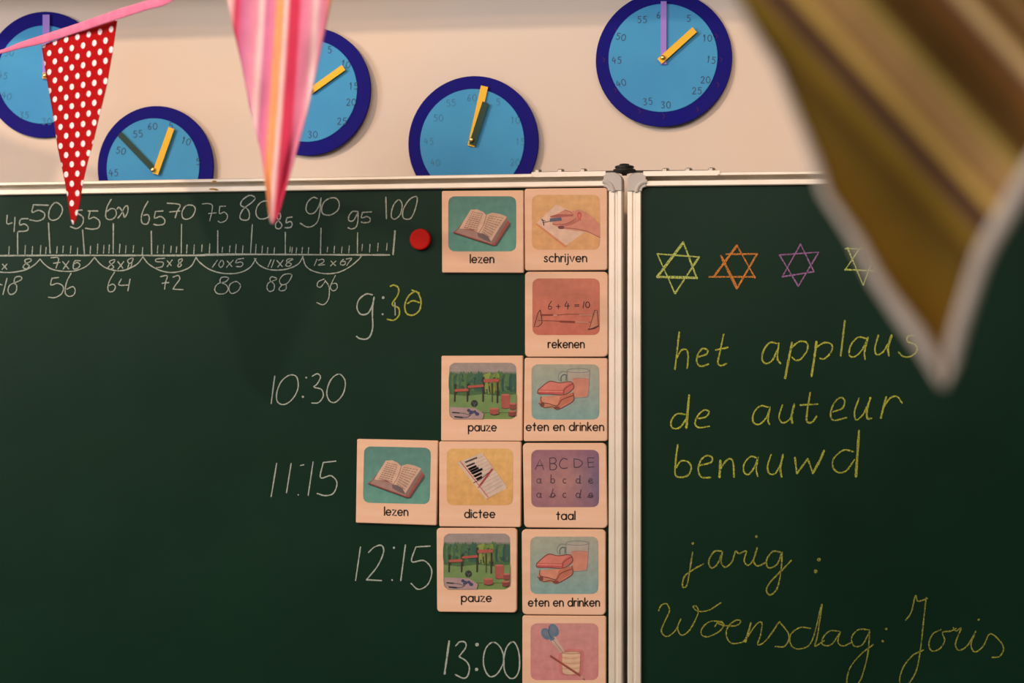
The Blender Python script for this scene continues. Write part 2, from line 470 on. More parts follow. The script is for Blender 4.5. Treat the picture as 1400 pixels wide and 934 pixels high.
for x0, x1, a, b in [(105,106,340,470),(290,300,285,465),(494,505,326,468),(678,677,288,465),(905,907,333,470),(1086,1084,293,465),(1303,1302,330,470)]:
    st([[(x0, a), (x1, b)]], 1.7)
st([[(43,238),(42,288),(72,283)],[(90,250),(84,335)],[(168,258),(125,262),(118,295),(145,290),(168,308),(160,330),(110,335)],
    [(290,178),(200,175)],[(200,175),(192,220),(230,208),(265,225),(262,255),(225,272),(178,265)],
    [(330,162),(298,200),(292,250),(315,268),(350,255),(373,215),(365,180),(330,162)],
    [(665,142),(640,190),(632,240),(645,262),(675,260),(695,235),(690,205),(665,198),(640,215)],
    [(700,200),(712,190),(735,220),(745,250),(765,215),(762,182),(745,190),(725,230),(705,255)],
    [(885,155),(858,205),(845,255),(852,285),(880,290),(893,260),(885,235),(860,238)],
    [(975,212),(930,215)],[(930,215),(925,255),(960,245),(985,265),(980,290),(945,297),(920,292)],
    [(1000,165),(1075,175),(1060,215),(1048,252)],[(1015,218),(1075,212)],
    [(1115,180),(1090,215),(1092,250),(1115,262),(1150,245),(1168,205),(1155,180),(1115,180)]], 1.7)
st([[(-40,575),(60,580),(150,565),(205,535),(240,500)],[(240,500),(265,530),(310,560),(380,573),(450,570),(520,540),(565,490)],
    [(565,490),(600,530),(640,555),(700,570),(760,562),(820,530),(855,487)],[(855,487),(890,530),(950,565),(1020,580),(1090,570),(1145,540),(1172,490)],
    [(1172,490),(1195,520),(1250,560),(1320,583),(1395,587),(1455,574),(1500,545),(1532,497)]], 1.6)
st([[(15,530),(40,560)],[(42,530),(12,562)],[(180,498),(150,505),(155,525),(175,540),(160,558),(138,550),(150,530),(185,512),(180,498)],
    [(305,492),(350,495),(335,555)],[(320,525),(358,520)],[(375,515),(410,558)],[(412,512),(378,560)],
    [(480,510),(450,510),(440,530),(440,558),(465,555),(478,535),(462,520),(445,528)],
    [(685,503),(655,515),(670,535),(680,550),(655,562),(650,545),(680,520),(685,503)],[(705,515),(735,555)],[(740,515),(705,560)],
    [(795,494),(765,505),(770,525),(788,520),(795,494)],[(772,528),(765,555),(782,548),(790,525)],
    [(985,495),(935,500),(935,515),(975,520),(970,545),(935,552)],[(1000,510),(1025,540)],[(1030,505),(1000,545)],
    [(1092,498),(1070,505),(1070,520),(1085,535),(1070,548),(1065,535),(1085,515),(1092,498)],
    [(-8,648),(12,655)],[(42,615),(18,712)],
    [(122,604),(92,610),(85,640),(100,660),(95,695),(65,712),(48,690),(60,655),(105,635),(130,620),(122,604)],
    [(350,610),(310,615)],[(310,615),(305,655),(345,645),(378,665),(370,705),(330,730),(290,728)],
    [(425,585),(398,640),(390,700),(410,722),(440,715),(450,685),(435,665),(400,680)],
    [(685,578),(655,630),(645,675),(655,695),(680,690),(690,665),(675,650),(650,660)],
    [(725,620),(712,655),(768,655)],[(778,620),(765,690)],
    [(960,605),(1000,600),(990,640),(985,680)],[(970,645),(1010,640)],[(1035,608),(1065,598),(1075,620),(1050,655),(1035,680)],[(1035,680),(1095,683)]], 1.5)
use(FC)
st([[(480,316),(524,314)],[(486,330),(530,360),(525,405),(490,432),(450,420)],[(625,320),(562,320)],[(575,320),(567,370),(600,360),(635,385),(630,425),(590,436),(545,430)]], 1.7)
use(FD)
st([[(622,240),(665,238),(690,252),(685,300),(672,355)],[(665,305),(715,300)],[(780,255),(740,257)],[(740,257),(738,305),(770,295),(792,320),(780,352),(745,365),(728,355)]], 1.3)
use(FB)
st([[(0,438),(300,438),(700,440),(1025,441)]], 2.3)
for x, a, b in [(97,397,425),(138,390,425),(172,382,430),(210,390,430),(283,382,430),(318,390,430),(348,400,430),(385,400,435),(473,395,425),(484,398,430),
                (508,400,430),(540,398,432),(575,400,432),(680,397,425),(718,392,430),(760,395,430),(800,390,430),(873,382,418),(915,382,425),(960,375,420),(1010,375,415)]:
    st([[(x + 2, a), (x - 1, b)]], 1.2)
for x0, x1, a, b in [(72,72,305,430),(264,254,272,430),(447,447,315,435),(645,642,292,435),(848,847,318,430)]:
    st([[(x0, a), (x1, b)]], 1.5)
st([[(1056,308),(1045,438)]], 2.6)
st([[(280,125),(250,110),(210,135),(200,165),(235,185),(248,215),(240,245),(205,245),(195,225),(215,185),(260,150),(280,125)],
    [(345,142),(310,150),(288,180),(285,215),(305,240),(345,235),(372,205),(375,165),(345,142)],
    [(415,208),(398,225),(410,250),(428,275),(415,295),(395,290),(395,265),(420,235),(415,208)],[(485,230),(455,235)],[(455,235),(452,262),(475,255),(485,270),(475,288),(445,290)],
    [(625,128),(600,122),(570,150),(562,190),(580,212),(610,205),(635,165),(645,125)],[(645,125),(640,190),(628,250),(600,280),(565,285),(530,265)],
    [(690,128),(660,150),(648,190),(660,215),(700,218),(740,190),(745,150),(725,125),(690,128)],
    [(850,200),(820,200),(800,225),(800,250),(825,250),(845,215),(852,205)],[(850,205),(850,250),(840,285),(815,297),(795,290)],
    [(925,202),(875,205)],[(875,205),(870,235),(900,228),(918,240),(912,258),(885,262),(868,258)],
    [(1005,120),(1008,240)],[(1075,135),(1045,170),(1035,225),(1055,242),(1085,215),(1095,160),(1075,135)],
    [(1178,120),(1140,130),(1105,180),(1098,225),(1115,242),(1145,235),(1170,180),(1178,120)]], 1.7)
st([[(275,460),(300,495),(350,520),(410,525),(470,515),(520,490),(545,450)],
    [(543,448),(560,500),(600,530),(670,545),(740,538),(800,510),(850,470),(868,448)]], 1.6)
st([[(70,470),(42,510)],[(95,470),(78,495),(90,510),(105,490),(95,470)],[(125,475),(150,505)],[(158,470),(120,510)],[(215,460),(180,465)],[(180,465),(172,485),(200,480),(212,492),(200,505),(175,505)],
    [(368,468),(350,508)],[(385,468),(370,510)],[(400,472),(430,505)],[(435,470),(405,508)],[(485,462),(460,465),(455,480),(480,490),(470,503),(450,500),(460,482),(490,465)],
    [(622,465),(608,500)],[(630,470),(655,465),(660,480),(630,498),(665,495)],[(700,475),(725,500)],[(728,475),(698,502)],
    [(770,465),(755,480),(755,495),(775,495),(780,478),(760,478)],[(785,464),(815,460),(800,480),(788,500)],
    [(132,568),(95,565),(85,590),(115,605),(130,630),(110,655),(70,655),(55,630),(75,600),(115,590),(132,568)],
    [(165,590),(140,605),(135,635),(150,655),(185,640),(198,610),(180,590),(165,590)],
    [(400,575),(372,562),(362,580),(385,605),(382,635),(358,643),(345,622),(355,595),(400,575)],
    [(480,548),(440,550),(415,580),(425,605),(455,600),(478,570),(480,548)],[(430,605),(412,630),(425,640),(450,632),(452,605)],
    [(662,575),(630,590),(625,615),(645,618),(670,585)],[(668,582),(690,620),(688,680),(670,710),(650,717),(622,705)],
    [(725,555),(705,595),(697,625),(715,640),(735,625),(730,600),(708,600)]], 1.4)
o = nl.mb.build('chalk_number_line', M_cw, main); o['label'] = 'white chalk number line with eight times table jumps'
chalk('chalk_time', 'white and yellow chalk time 9:30', M_cw, BOARD, FB, [
    [(930,662),(895,658),(855,690),(845,735),(865,770),(905,765),(930,720),(940,675)],[(938,680),(930,760),(932,840),(918,890),(895,908),(860,905),(842,893)],
    ([(1055,705),(1057,775)], 1.5)], 1.9, main, [(990,678,2.0),(987,770,1.4)])
chalk('chalk_digits', 'yellow chalk digits 30', M_cy, BOARD, FB, [
    [(1030,615),(1050,608),(1075,625),(1070,665),(1040,715),(1075,735),(1078,775),(1050,803),(1012,798)],
    [(1165,645),(1130,670),(1110,720),(1120,765),(1155,775),(1190,750),(1200,700),(1185,655),(1165,645)],[(1150,636),(1190,652)],[(1125,710),(1155,695),(1190,705)]], 2.1, main)
chalk('chalk_time', 'white chalk time 10:30', M_cw, BOARD, FE, [
    [(95,92),(82,192)],[(150,88),(120,110),(103,150),(105,185),(130,195),(160,175),(180,135),(175,95),(150,88)],
    [(232,92),(250,83),(262,95),(250,120),(238,132),(265,140),(272,165),(255,188),(230,190)],[(330,84),(300,105),(285,150),(295,182),(318,186),(345,155),(352,110),(330,84)]], 1.6, main, [(210,97),(198,167,1.6)])
chalk('chalk_time', 'white chalk time 11:15', M_cw, BOARD, FE, [
    [(102,410),(82,532)],[(155,410),(138,517)],([(188,418),(202,415)], 1.3),[(235,405),(217,527)],[(318,402),(272,407)],[(272,407),(262,462),(300,455),(322,480),(310,518),(280,528),(250,520)]], 1.7, main, [(181,525,1.0)])
chalk('chalk_time', 'white chalk time 12:15', M_cw, BOARD, FE, [
    [(408,715),(390,838)],[(437,735),(460,715),(485,710),(492,735),(470,785),(430,835)],[(430,835),(485,838)],[(572,708),(555,838)],[(663,712),(610,715)],[(610,715),(595,768),(640,765),(668,800),(655,850),(620,870),(592,848)]], 1.7, main, [(530,718,1.6),(523,836,1.3)])
chalk('chalk_time', 'white chalk time 13:00', M_cw, BOARD, FF, [
    ([(135,262),(100,512)], 2.6),[(185,298),(215,268),(255,270),(262,310),(210,380)],[(210,380),(265,415),(290,465),(275,530),(240,545),(182,518)],
    [(470,270),(420,310),(398,385),(405,470),(445,532),(500,515),(545,440),(550,370),(520,300),(470,270)],
    [(615,268),(575,310),(555,390),(560,490),(600,545),(645,535),(672,470),(670,360),(645,285),(615,268)]], 1.9, main, [(348,288,2.6),(345,478,2.4)])
# the wing
FG = (870, 310, 3.5); FH = (890, 520, 3.6842); FI = (880, 720, 2.6923)
def star(label, m, ups, w):
    o = Sheet(WING, *FG, base=0.0004, step=0.000004)
    for pl, ww in ups:
        for a, b in zip(pl, pl[1:]): o.line([a, b], ww, jit=0.25)
    q = o.mb.build('chalk_star', m, wing); q['label'] = label
star('yellow chalk star, leftmost', M_cp, [([(225,75),(290,248)],2.2),([(290,245),(100,240),(225,75)],3.2),([(100,130),(300,145)],2.0),([(300,145),(185,320)],2.6),([(185,320),(100,130)],1.7)], 2)
star('orange chalk star', M_co, [([(482,90),(568,245)],2.0),([(568,240),(348,240)],2.2),([(370,240),(482,90)],3.0),([(430,132),(578,130),(482,295)],2.4),([(482,295),(405,140)],3.2)], 2)
star('purple chalk star', M_cv, [([(785,82),(850,215)],1.7),([(850,215),(698,240)],2.1),([(698,240),(785,85)],1.6),([(685,135),(873,122)],1.6),([(873,122),(775,285),(685,135)],1.9)], 2)
star('pale yellow chalk star half behind the pennant', M_cp, [([(1000,105),(1150,108)],1.8),([(1010,100),(1085,280)],1.7),([(1085,280),(1150,108)],1.7),([(998,205),(1145,212)],1.9),([(998,208),(1085,80),(1145,212)],1.7)], 2)
HET = [
    [(205,505),(185,682)],[(190,635),(215,592),(240,590),(248,620),(243,678)],[(292,625),(335,610),(340,590),(315,585),(293,615),(290,650),(310,668),(345,658)],
    [(418,515),(400,600),(390,650),(405,665),(432,655)],[(380,590),(438,578)],
    [(680,560),(640,555),(610,590),(602,635),(620,655),(650,640),(675,590)],[(682,558),(675,630),(690,655)],
    ([(745,555),(728,640),(712,725)], 3.0),[(740,580),(780,550),(815,555),(818,590),(790,630),(765,640),(745,625)],
    ([(862,550),(850,640),(838,715)], 3.0),[(858,580),(900,555),(935,565),(932,600),(900,632),(878,630)],([(998,450),(978,618)], 2.6),
    [(1100,535),(1060,530),(1025,570),(1020,615),(1045,622),(1080,590),(1105,540)],[(1108,530),(1092,600),(1095,635)],
    [(1158,520),(1142,580),(1150,612),(1180,600),(1205,560)],([(1222,520),(1205,575),(1208,618)], 2.8),
    [(1330,520),(1300,525),(1298,550),(1335,565),(1342,595),(1310,622),(1275,620),(1255,600)]]
chalk('chalk_word', 'yellow chalk word het', M_cy, WING, FG, HET[:5], 2.2, wing)
chalk('chalk_word', 'yellow chalk word applaus', M_cy, WING, FG, HET[5:], 2.2, wing)
DEA = [
    [(172,172),(130,170),(102,205),(108,240),(145,238),(180,190)],([(192,75),(178,240)], 3.0),[(225,195),(275,185),(292,160),(270,150),(238,175),(222,215),(240,238),(295,232)],
    [(590,135),(550,130),(518,165),(515,210),(545,222),(580,190),(598,145)],[(600,135),(590,200),(597,222)],
    [(662,125),(645,185),(665,215),(700,195),(715,160)],([(722,120),(708,180),(712,215)], 2.8),([(802,62),(788,150),(785,205),(810,212),(835,182)], 2.5),[(752,125),(840,120)],
    [(915,160),(965,140),(975,100),(950,88),(920,120),(905,170),(920,202),(985,188)],[(1048,90),(1025,160),(1035,200),(1070,170),(1085,135)],([(1105,88),(1088,150),(1090,192),(1110,192)], 2.6),
    ([(1185,85),(1170,140),(1158,190)], 2.8),[(1172,135),(1205,90),(1240,82),(1265,115)]]
chalk('chalk_word', 'yellow chalk word de', M_cy, WING, FH, DEA[:3], 2.1, wing)
chalk('chalk_word', 'yellow chalk word auteur', M_cy, WING, FH, DEA[3:], 2.1, wing)
chalk('chalk_word', 'yellow chalk word benauwd', M_cy, WING, FH, [
    [(135,325),(125,400),(122,470),(140,488),(185,480),(203,440),(185,410),(150,408),(128,440)],[(240,430),(300,415),(308,390),(280,380),(250,405),(238,450),(255,488),(300,490)],
    ([(350,405),(345,488)], 3.2),[(348,450),(375,410),(400,395),(415,420),(418,488)],[(530,390),(500,385),(470,420),(468,460),(490,475),(520,440),(538,395)],[(540,388),(530,445),(538,485)],
    [(605,375),(588,430),(595,468),(625,470),(655,420)],([(665,375),(652,440),(658,487)], 2.6),
    ([(725,390),(735,470)], 2.4),([(735,470),(790,395)], 2.4),([(790,395),(815,468)], 2.2),([(815,468),(850,405),(872,355)], 3.2),
    [(1020,360),(970,352),(920,395),(918,440),(945,465),(985,455),(1025,400)],([(1048,255),(1038,400),(1032,485)], 3.4)], 2.1, wing)
chalk('chalk_word', 'yellow chalk word jarig and a colon', M_cl, WING, FI, [
    [(180,95),(170,160),(158,218),(143,220),(150,185),(180,160),(220,138)],[(285,90),(260,92),(240,125),(248,152),(270,140),(288,100)],[(290,92),(285,130),(300,150),(325,130),(338,92),(352,100),(378,90),(370,125),(385,143),(405,120),(418,78)],
    [(418,78),(405,125),(420,145),(450,132)],[(505,95),(475,92),(452,125),(460,152),(490,140),(508,100)],[(510,95),(505,170),(490,230),(465,252),(452,232),(470,200),(510,160),(543,125)]], 2.0, wing,
    [(181,62,1.8),(415,37,2.0),(645,122,2.6),(633,165,2.8)])
WOE = [
    [(55,310),(65,290),(85,285),(95,310),(80,345),(65,385),(85,405),(115,385),(135,345)],[(137,340),(125,375),(140,400),(170,380),(200,320),(195,295),(182,295),(200,312),(240,308),(285,280)],
    [(290,350),(245,350),(215,375),(215,400),(240,405),(280,385),(295,360),(275,352),(262,368)],[(275,358),(300,365),(340,365),(358,350),(340,345),(310,370),(305,405),(325,430),(365,425),(380,405)],
    ([(395,355),(375,425)], 2.6),[(380,410),(415,360),(435,355),(430,400),(420,435),(450,420),(500,350)],[(500,350),(535,400),(520,440),(485,442)],
    [(615,375),(575,372),(540,400),(545,440),(580,450),(620,420),(655,287)],[(657,287),(640,400),(630,440),(650,430),(665,420)],
    [(720,385),(685,385),(660,410),(660,435),(690,435),(720,395)],[(724,388),(715,425),(735,440),(768,425)],
    [(830,380),(790,380),(765,410),(775,440),(805,435),(830,390)],[(832,382),(825,470),(800,560),(770,592),(748,575),(760,520),(800,470),(845,435)],
    [(965,345),(985,315),(1000,255),(1010,275),(1045,265)],[(1040,262),(1030,350),(1018,460),(1000,540),(962,590),(942,570),(955,520),(990,475),(1030,455)],
    [(1095,380),(1065,395),(1050,430),(1060,458),(1090,450),(1108,420),(1100,390),(1130,385),(1150,375)],[(1140,372),(1150,385),(1168,375),(1148,430),(1160,455),(1190,440),(1222,388)],
    [(1222,385),(1205,435),(1220,462),(1250,440),(1275,395),(1310,420),(1325,450),(1310,478),(1282,482)]]
chalk('chalk_word', 'yellow chalk word Woensdag and a colon', M_cl, WING, FI, WOE[:13], 1.8, wing, [(893,377,1.8),(880,422,1.8)])
chalk('chalk_word', 'yellow chalk word Joris in joined writing', M_cl, WING, FI, WOE[13:], 1.8, wing, [(1233,343,1.6)])

# ------------------------------------------------------------------ red magnet
mc = BOARD.hit(575.8, 327.7)
mb = MB(); mb.add(*lathe((mc.x, 0, mc.z), (0, -1, 0), [(0.0122, 0.0), (0.0129, 0.001), (0.0129, 0.0062), (0.0122, 0.0073), (0.0108, 0.0078)], 40))
o = mb.build('magnet', M_red, None)
tag(o, 'round red magnet on the chalkboard at the end of the number line', 'magnet')

# ------------------------------------------------------------------ picture tiles
def arc(cx, cy, r, a0, a1, n=10, ry=None):
    ry = r if ry is None else ry
    return [(cx + r*math.cos(math.radians(a0 + (a1-a0)*k/n)), cy + ry*math.sin(math.radians(a0 + (a1-a0)*k/n))) for k in range(n+1)]
def shoulder(x): return [(x, 0.55)] + arc(x + 0.40, 0.58, 0.40, 175, 0, 8, 0.42) + [(x + 0.80, 0)]
FONT = {   # letter -> (advance, strokes), x-height 1
 'l': (0.0, [[(0,0),(0,1.55)]]), 'e': (1.0, [[(0.03,0.5),(0.97,0.5)] + arc(0.5,0.5,0.5,0,318,14)]),
 'z': (0.8, [[(0.03,1),(0.78,1),(0,0),(0.82,0)]]), 'n': (0.8, [[(0,0),(0,1)], shoulder(0)]),
 's': (0.66, [[(0.60,0.86),(0.48,0.98),(0.28,1.0),(0.10,0.88),(0.10,0.68),(0.30,0.54),(0.50,0.44),(0.64,0.28),(0.58,0.08),(0.36,0.0),(0.14,0.03),(0.0,0.18)]]),
 'c': (0.85, [arc(0.5,0.5,0.5,48,312,12)]), 'h': (0.8, [[(0,0),(0,1.55)], shoulder(0)]),
 'r': (0.5, [[(0,0),(0,1)], [(0,0.55)] + arc(0.34,0.62,0.34,165,60,6,0.38)]), 'i': (0.0, [[(0,0),(0,1)],[(0,1.36),(0,1.40)]]),
 'j': (0.25, [[(0.22,1),(0.22,-0.25),(0.12,-0.48),(-0.10,-0.50)],[(0.22,1.36),(0.22,1.40)]]), 'v': (0.85, [[(0,1),(0.42,0),(0.85,1)]]),
 'k': (0.72, [[(0,0),(0,1.55)],[(0.66,1),(0.02,0.42)],[(0.22,0.58),(0.72,0)]]), 'p': (1.0, [[(0,1),(0,-0.55)], arc(0.5,0.5,0.5,0,360,18)]),
 'a': (1.0, [arc(0.5,0.5,0.5,0,360,18),[(1,1),(1,0)]]), 'u': (0.8, [[(0,1)] + arc(0.40,0.40,0.40,180,360,8) ,[(0.8,1),(0.8,0)]]),
 't': (0.6, [[(0.3,1.42),(0.3,0)],[(0,0.98),(0.6,0.98)]]), 'd': (1.0, [arc(0.5,0.5,0.5,0,360,18),[(1,1.55),(1,0)]]), ' ': (0.35, [])}
def caption(plane, off, text, x0, x1, base, tilt=0.0, xh=7.3, w=1.8):
    adv = 0; placed = []
    gap = 0.36
    for ch in text:
        a, ss = FONT[ch]
        placed.append((adv, ss)); adv += a + gap
    adv -= gap
    sx = (x1 - x0)/adv
    s = Sheet(plane, base=off)
    for ox, ss in placed:
        for q in ss:
            s.line([(x0 + (ox + p[0])*sx, base - p[1]*xh + tilt*((ox + p[0])*sx - (x1 - x0)/2)) for p in q], w, smooth=False)
    return s.mb
CT = 0.0062                        # thickness of a tile
CROWS = []
def tile(label, corners, rad, pic, picrect, text, xf=None, prad=8.5):
    cx = sum(c[0] for c in corners)/4; cy = sum(c[1] for c in corners)/4
    root = thing('picture_tile', label, 'picture tile', (BOARD.hit(cx, cy).x, 0, BOARD.hit(cx, corners[2][1]).z), 'wooden day schedule tiles')
    # body: rounded slab with an eased front edge
    P = [BOARD.hit(x, y, CT) for x, y in corners]         # TL TR BR BL on the front face
    C = sum(P, Vector())/4; n = 6; r = rad*MMPX
    ring = []
    for i, p in enumerate(P):
        a = (P[i-1] - p).normalized(); b = (P[(i+1) % 4] - p).normalized()
        for k in range(n + 1):
            t = math.pi/2*k/n
            ring.append(p + a*r*(1 - math.sin(t)) + b*r*(1 - math.cos(t)))
    m = len(ring); vs = []
    for sc, y in ((0.985, 0.0), (1.0, 0.0012), (1.0, CT - 0.0009), (0.984, CT)):
        for p in ring:
            q = C + (p - C)*sc; vs.append(Vector((q.x, -y, q.z)))
    fs = [list(range(m-1, -1, -1)), list(range(3*m, 4*m))]
    for j in range(3):
        for i in range(m): fs.append([j*m + i, j*m + (i+1) % m, (j+1)*m + (i+1) % m, (j+1)*m + i])
    o = obj('tile_body', vs, fs, M_wood, root)
    b = bmesh.new(); b.from_mesh(o.data); bmesh.ops.recalc_face_normals(b, faces=b.faces); b.to_mesh(o.data); b.free()
    s = pic(picrect, xf, prad)
    o = s.mb.build('picture', M_print, root, cols=True)
    if text:
        caption(BOARD, CT + 0.0003, *text).build('caption', M_ink, root)
    return root
def sheet_for(frame, xf): return Sheet(BOARD, *frame, base=CT + 0.00015, step=0.000015, xf=xf)
def lerp3(a, b, t): return tuple(x + (y - x)*t for x, y in zip(a, b))
K1 = (590, 250, 5.6); K2 = (590, 365, 5.6); K3 = (590, 480, 5.6); K5 = (595, 595, 5.7143); K7 = (590, 830, 5.6)

def pic_lezen(rect, xf, r):
    s = sheet_for(K1, xf); f = s.sc
    s.grid(*rect, r*f, lambda u, v: lerp3(alb(86,128,112), alb(92,148,124), v))
    s.poly([(175,392),(470,488),(500,485),(608,330),(600,305),(300,230)], alb(66,110,94))
    s.poly([(165,380),(200,352),(290,230),(570,265),(602,308),(490,478),(468,480)], alb(158,66,52))
    s.poly([(182,378),(215,345),(350,375),(440,405),(466,468)], alb(164,118,102))
    s.poly([(577,258),(582,292),(478,468),(452,440)], alb(140,102,90))
    s.poly([(300,206),(350,203),(395,222),(420,250),(395,320),(365,382),(310,356),(212,350),(250,285)], alb(214,160,126))
    s.poly([(420,244),(468,228),(530,240),(577,260),(520,345),(457,448),(430,410),(395,392),(358,380),(395,320)], alb(208,156,122))
    s.poly([(350,384),(395,388),(435,412),(458,458),(405,438),(356,412)], alb(116,90,86))
    s.line([(420,246),(398,320),(362,382)], 0.8, alb(150,104,84))
    for k in range(9):
        t = k/8
        for (a, b, c, d) in (((308,222),(395,240),(245,338),(352,362)),):
            x0 = a[0] + (c[0]-a[0])*t if False else a[0] + (c[0]-a[0])*t; y0 = a[1] + (c[1]-a[1])*t
            x1 = b[0] + (d[0]-b[0])*t; y1 = b[1] + (d[1]-b[1])*t
            for q in range(5):
                u0 = q/5 + 0.03; u1 = u0 + random.uniform(0.09, 0.15)
                s.line([(x0+(x1-x0)*u0, y0+(y1-y0)*u0),(x0+(x1-x0)*u1, y0+(y1-y0)*u1)], 0.7, alb(128,88,76))
        a, b, c, d = (436,252),(555,272),(388,372),(450,418)
        x0 = a[0]+(c[0]-a[0])*t; y0 = a[1]+(c[1]-a[1])*t; x1 = b[0]+(d[0]-b[0])*t; y1 = b[1]+(d[1]-b[1])*t
        for q in range(5):
            u0 = q/5 + 0.03; u1 = u0 + random.uniform(0.09, 0.15)
            s.line([(x0+(x1-x0)*u0, y0+(y1-y0)*u0),(x0+(x1-x0)*u1, y0+(y1-y0)*u1)], 0.7, alb(128,88,76))
    s.line([(165,382),(468,480),(492,478),(602,308)], 0.8, alb(92,46,42), smooth=False)
    return s
def pic_schrijven(rect, xf, r):
    s = sheet_for(K1, xf)
    s.grid(*rect, r*s.sc, lambda u, v: lerp3(alb(224,158,92), alb(224,150,84), v))
    s.poly([(795,318),(1025,500),(1045,480),(820,305)], alb(216,122,66))
    s.poly([(955,165),(1065,215),(1175,375),(1030,480),(805,308)], alb(228,174,142))
    s.poly([(1290,318),(1240,265),(1185,225),(1130,205),(1075,218),(1020,206),(985,225),(950,245),(905,255),(915,268),(990,268),(1000,290),(930,300),(920,316),(985,350),(1090,366),(1190,376),(1290,422)], alb(212,124,94))
    s.poly([(905,256),(960,240),(1020,240),(1085,242),(1085,256),(1000,262),(915,268)], alb(176,84,70))
    s.poly([(968,330),(1060,300),(1135,268),(1150,285),(1080,318),(1010,340),(990,352)], alb(188,96,76))
    s.poly([(970,335),(1010,330),(1012,352),(975,352)], alb(120,62,62), True)
    s.line([(930,318),(970,318),(1040,310),(1110,270)], 0.8, alb(140,62,54))
    s.line([(1010,345),(1100,352),(1190,372),(1290,420)], 0.8, alb(150,74,62))
    s.line([(1020,206),(1060,222),(1085,244)], 0.7, alb(160,80,64))
    s.ell(1132, 250, 17, 28, alb(200,62,48)); s.ell(1132, 252, 8, 16, alb(214,100,78))
    s.poly([(905,272),(992,264),(998,290),(908,300)], alb(98,96,106))
    s.line([(852,304),(880,300),(908,292)], 0.9, alb(70,56,58)); s.line([(845,278),(856,300),(860,326)], 1.2, alb(60,50,56)); s.line([(842,284),(872,292)], 0.8, alb(60,50,56))
    return s
def pic_rekenen(rect, xf, r):
    s = sheet_for(K2, xf); ink = alb(58,38,32)
    s.grid(*rect, r*s.sc, lambda u, v: lerp3(alb(204,104,72), alb(200,90,62), v))
    for q in ([(918,262),(897,298),(897,322),(915,322),(918,304),(898,302)],[(955,303),(985,303)],[(970,288),(970,320)],[(1036,266),(1022,300),(1056,298)],[(1046,280),(1042,325)],
              [(1096,290),(1130,290)],[(1096,301),(1130,301)],[(1168,266),(1160,315)]): s.line(q, 1.1, ink)
    s.ring(1195, 290, 15, 22, 1.2, ink)
    s.poly([(832,330),(816,350),(784,460),(820,456),(846,430),(842,380)], alb(188,100,68)); s.poly([(1250,332),(1268,334),(1278,450),(1205,480),(1215,450)], alb(196,112,76))
    s.line([(832,330),(816,350),(784,460),(820,456),(846,430),(842,380),(832,330)], 1.1, alb(92,48,38), smooth=False)
    s.line([(1250,332),(1268,334),(1278,450),(1205,480),(1215,450),(1250,332)], 1.0, alb(104,54,42), smooth=False)
    s.line([(1200,478),(1240,472),(1278,452)], 1.6, alb(80,42,36))
    s.line([(832,366),(940,370),(1050,362),(1235,366)], 0.7, alb(104,52,40)); s.line([(812,410),(980,415),(1215,422)], 1.0, alb(140,52,36))
    s.line([(836,368),(932,368)], 2.4, alb(138,50,36), smooth=False); s.line([(934,370),(958,371)], 1.8, alb(206,128,98), smooth=False)
    s.line([(984,418),(1096,422)], 2.8, alb(136,48,36), smooth=False)
    for k in range(8):
        s.ell(1136 + k*13, 368, 6, 6, alb(204,126,94)); s.ell(1106 + k*13, 421 + k*0.6, 6.5, 7.5, alb(200,122,90))
    return s
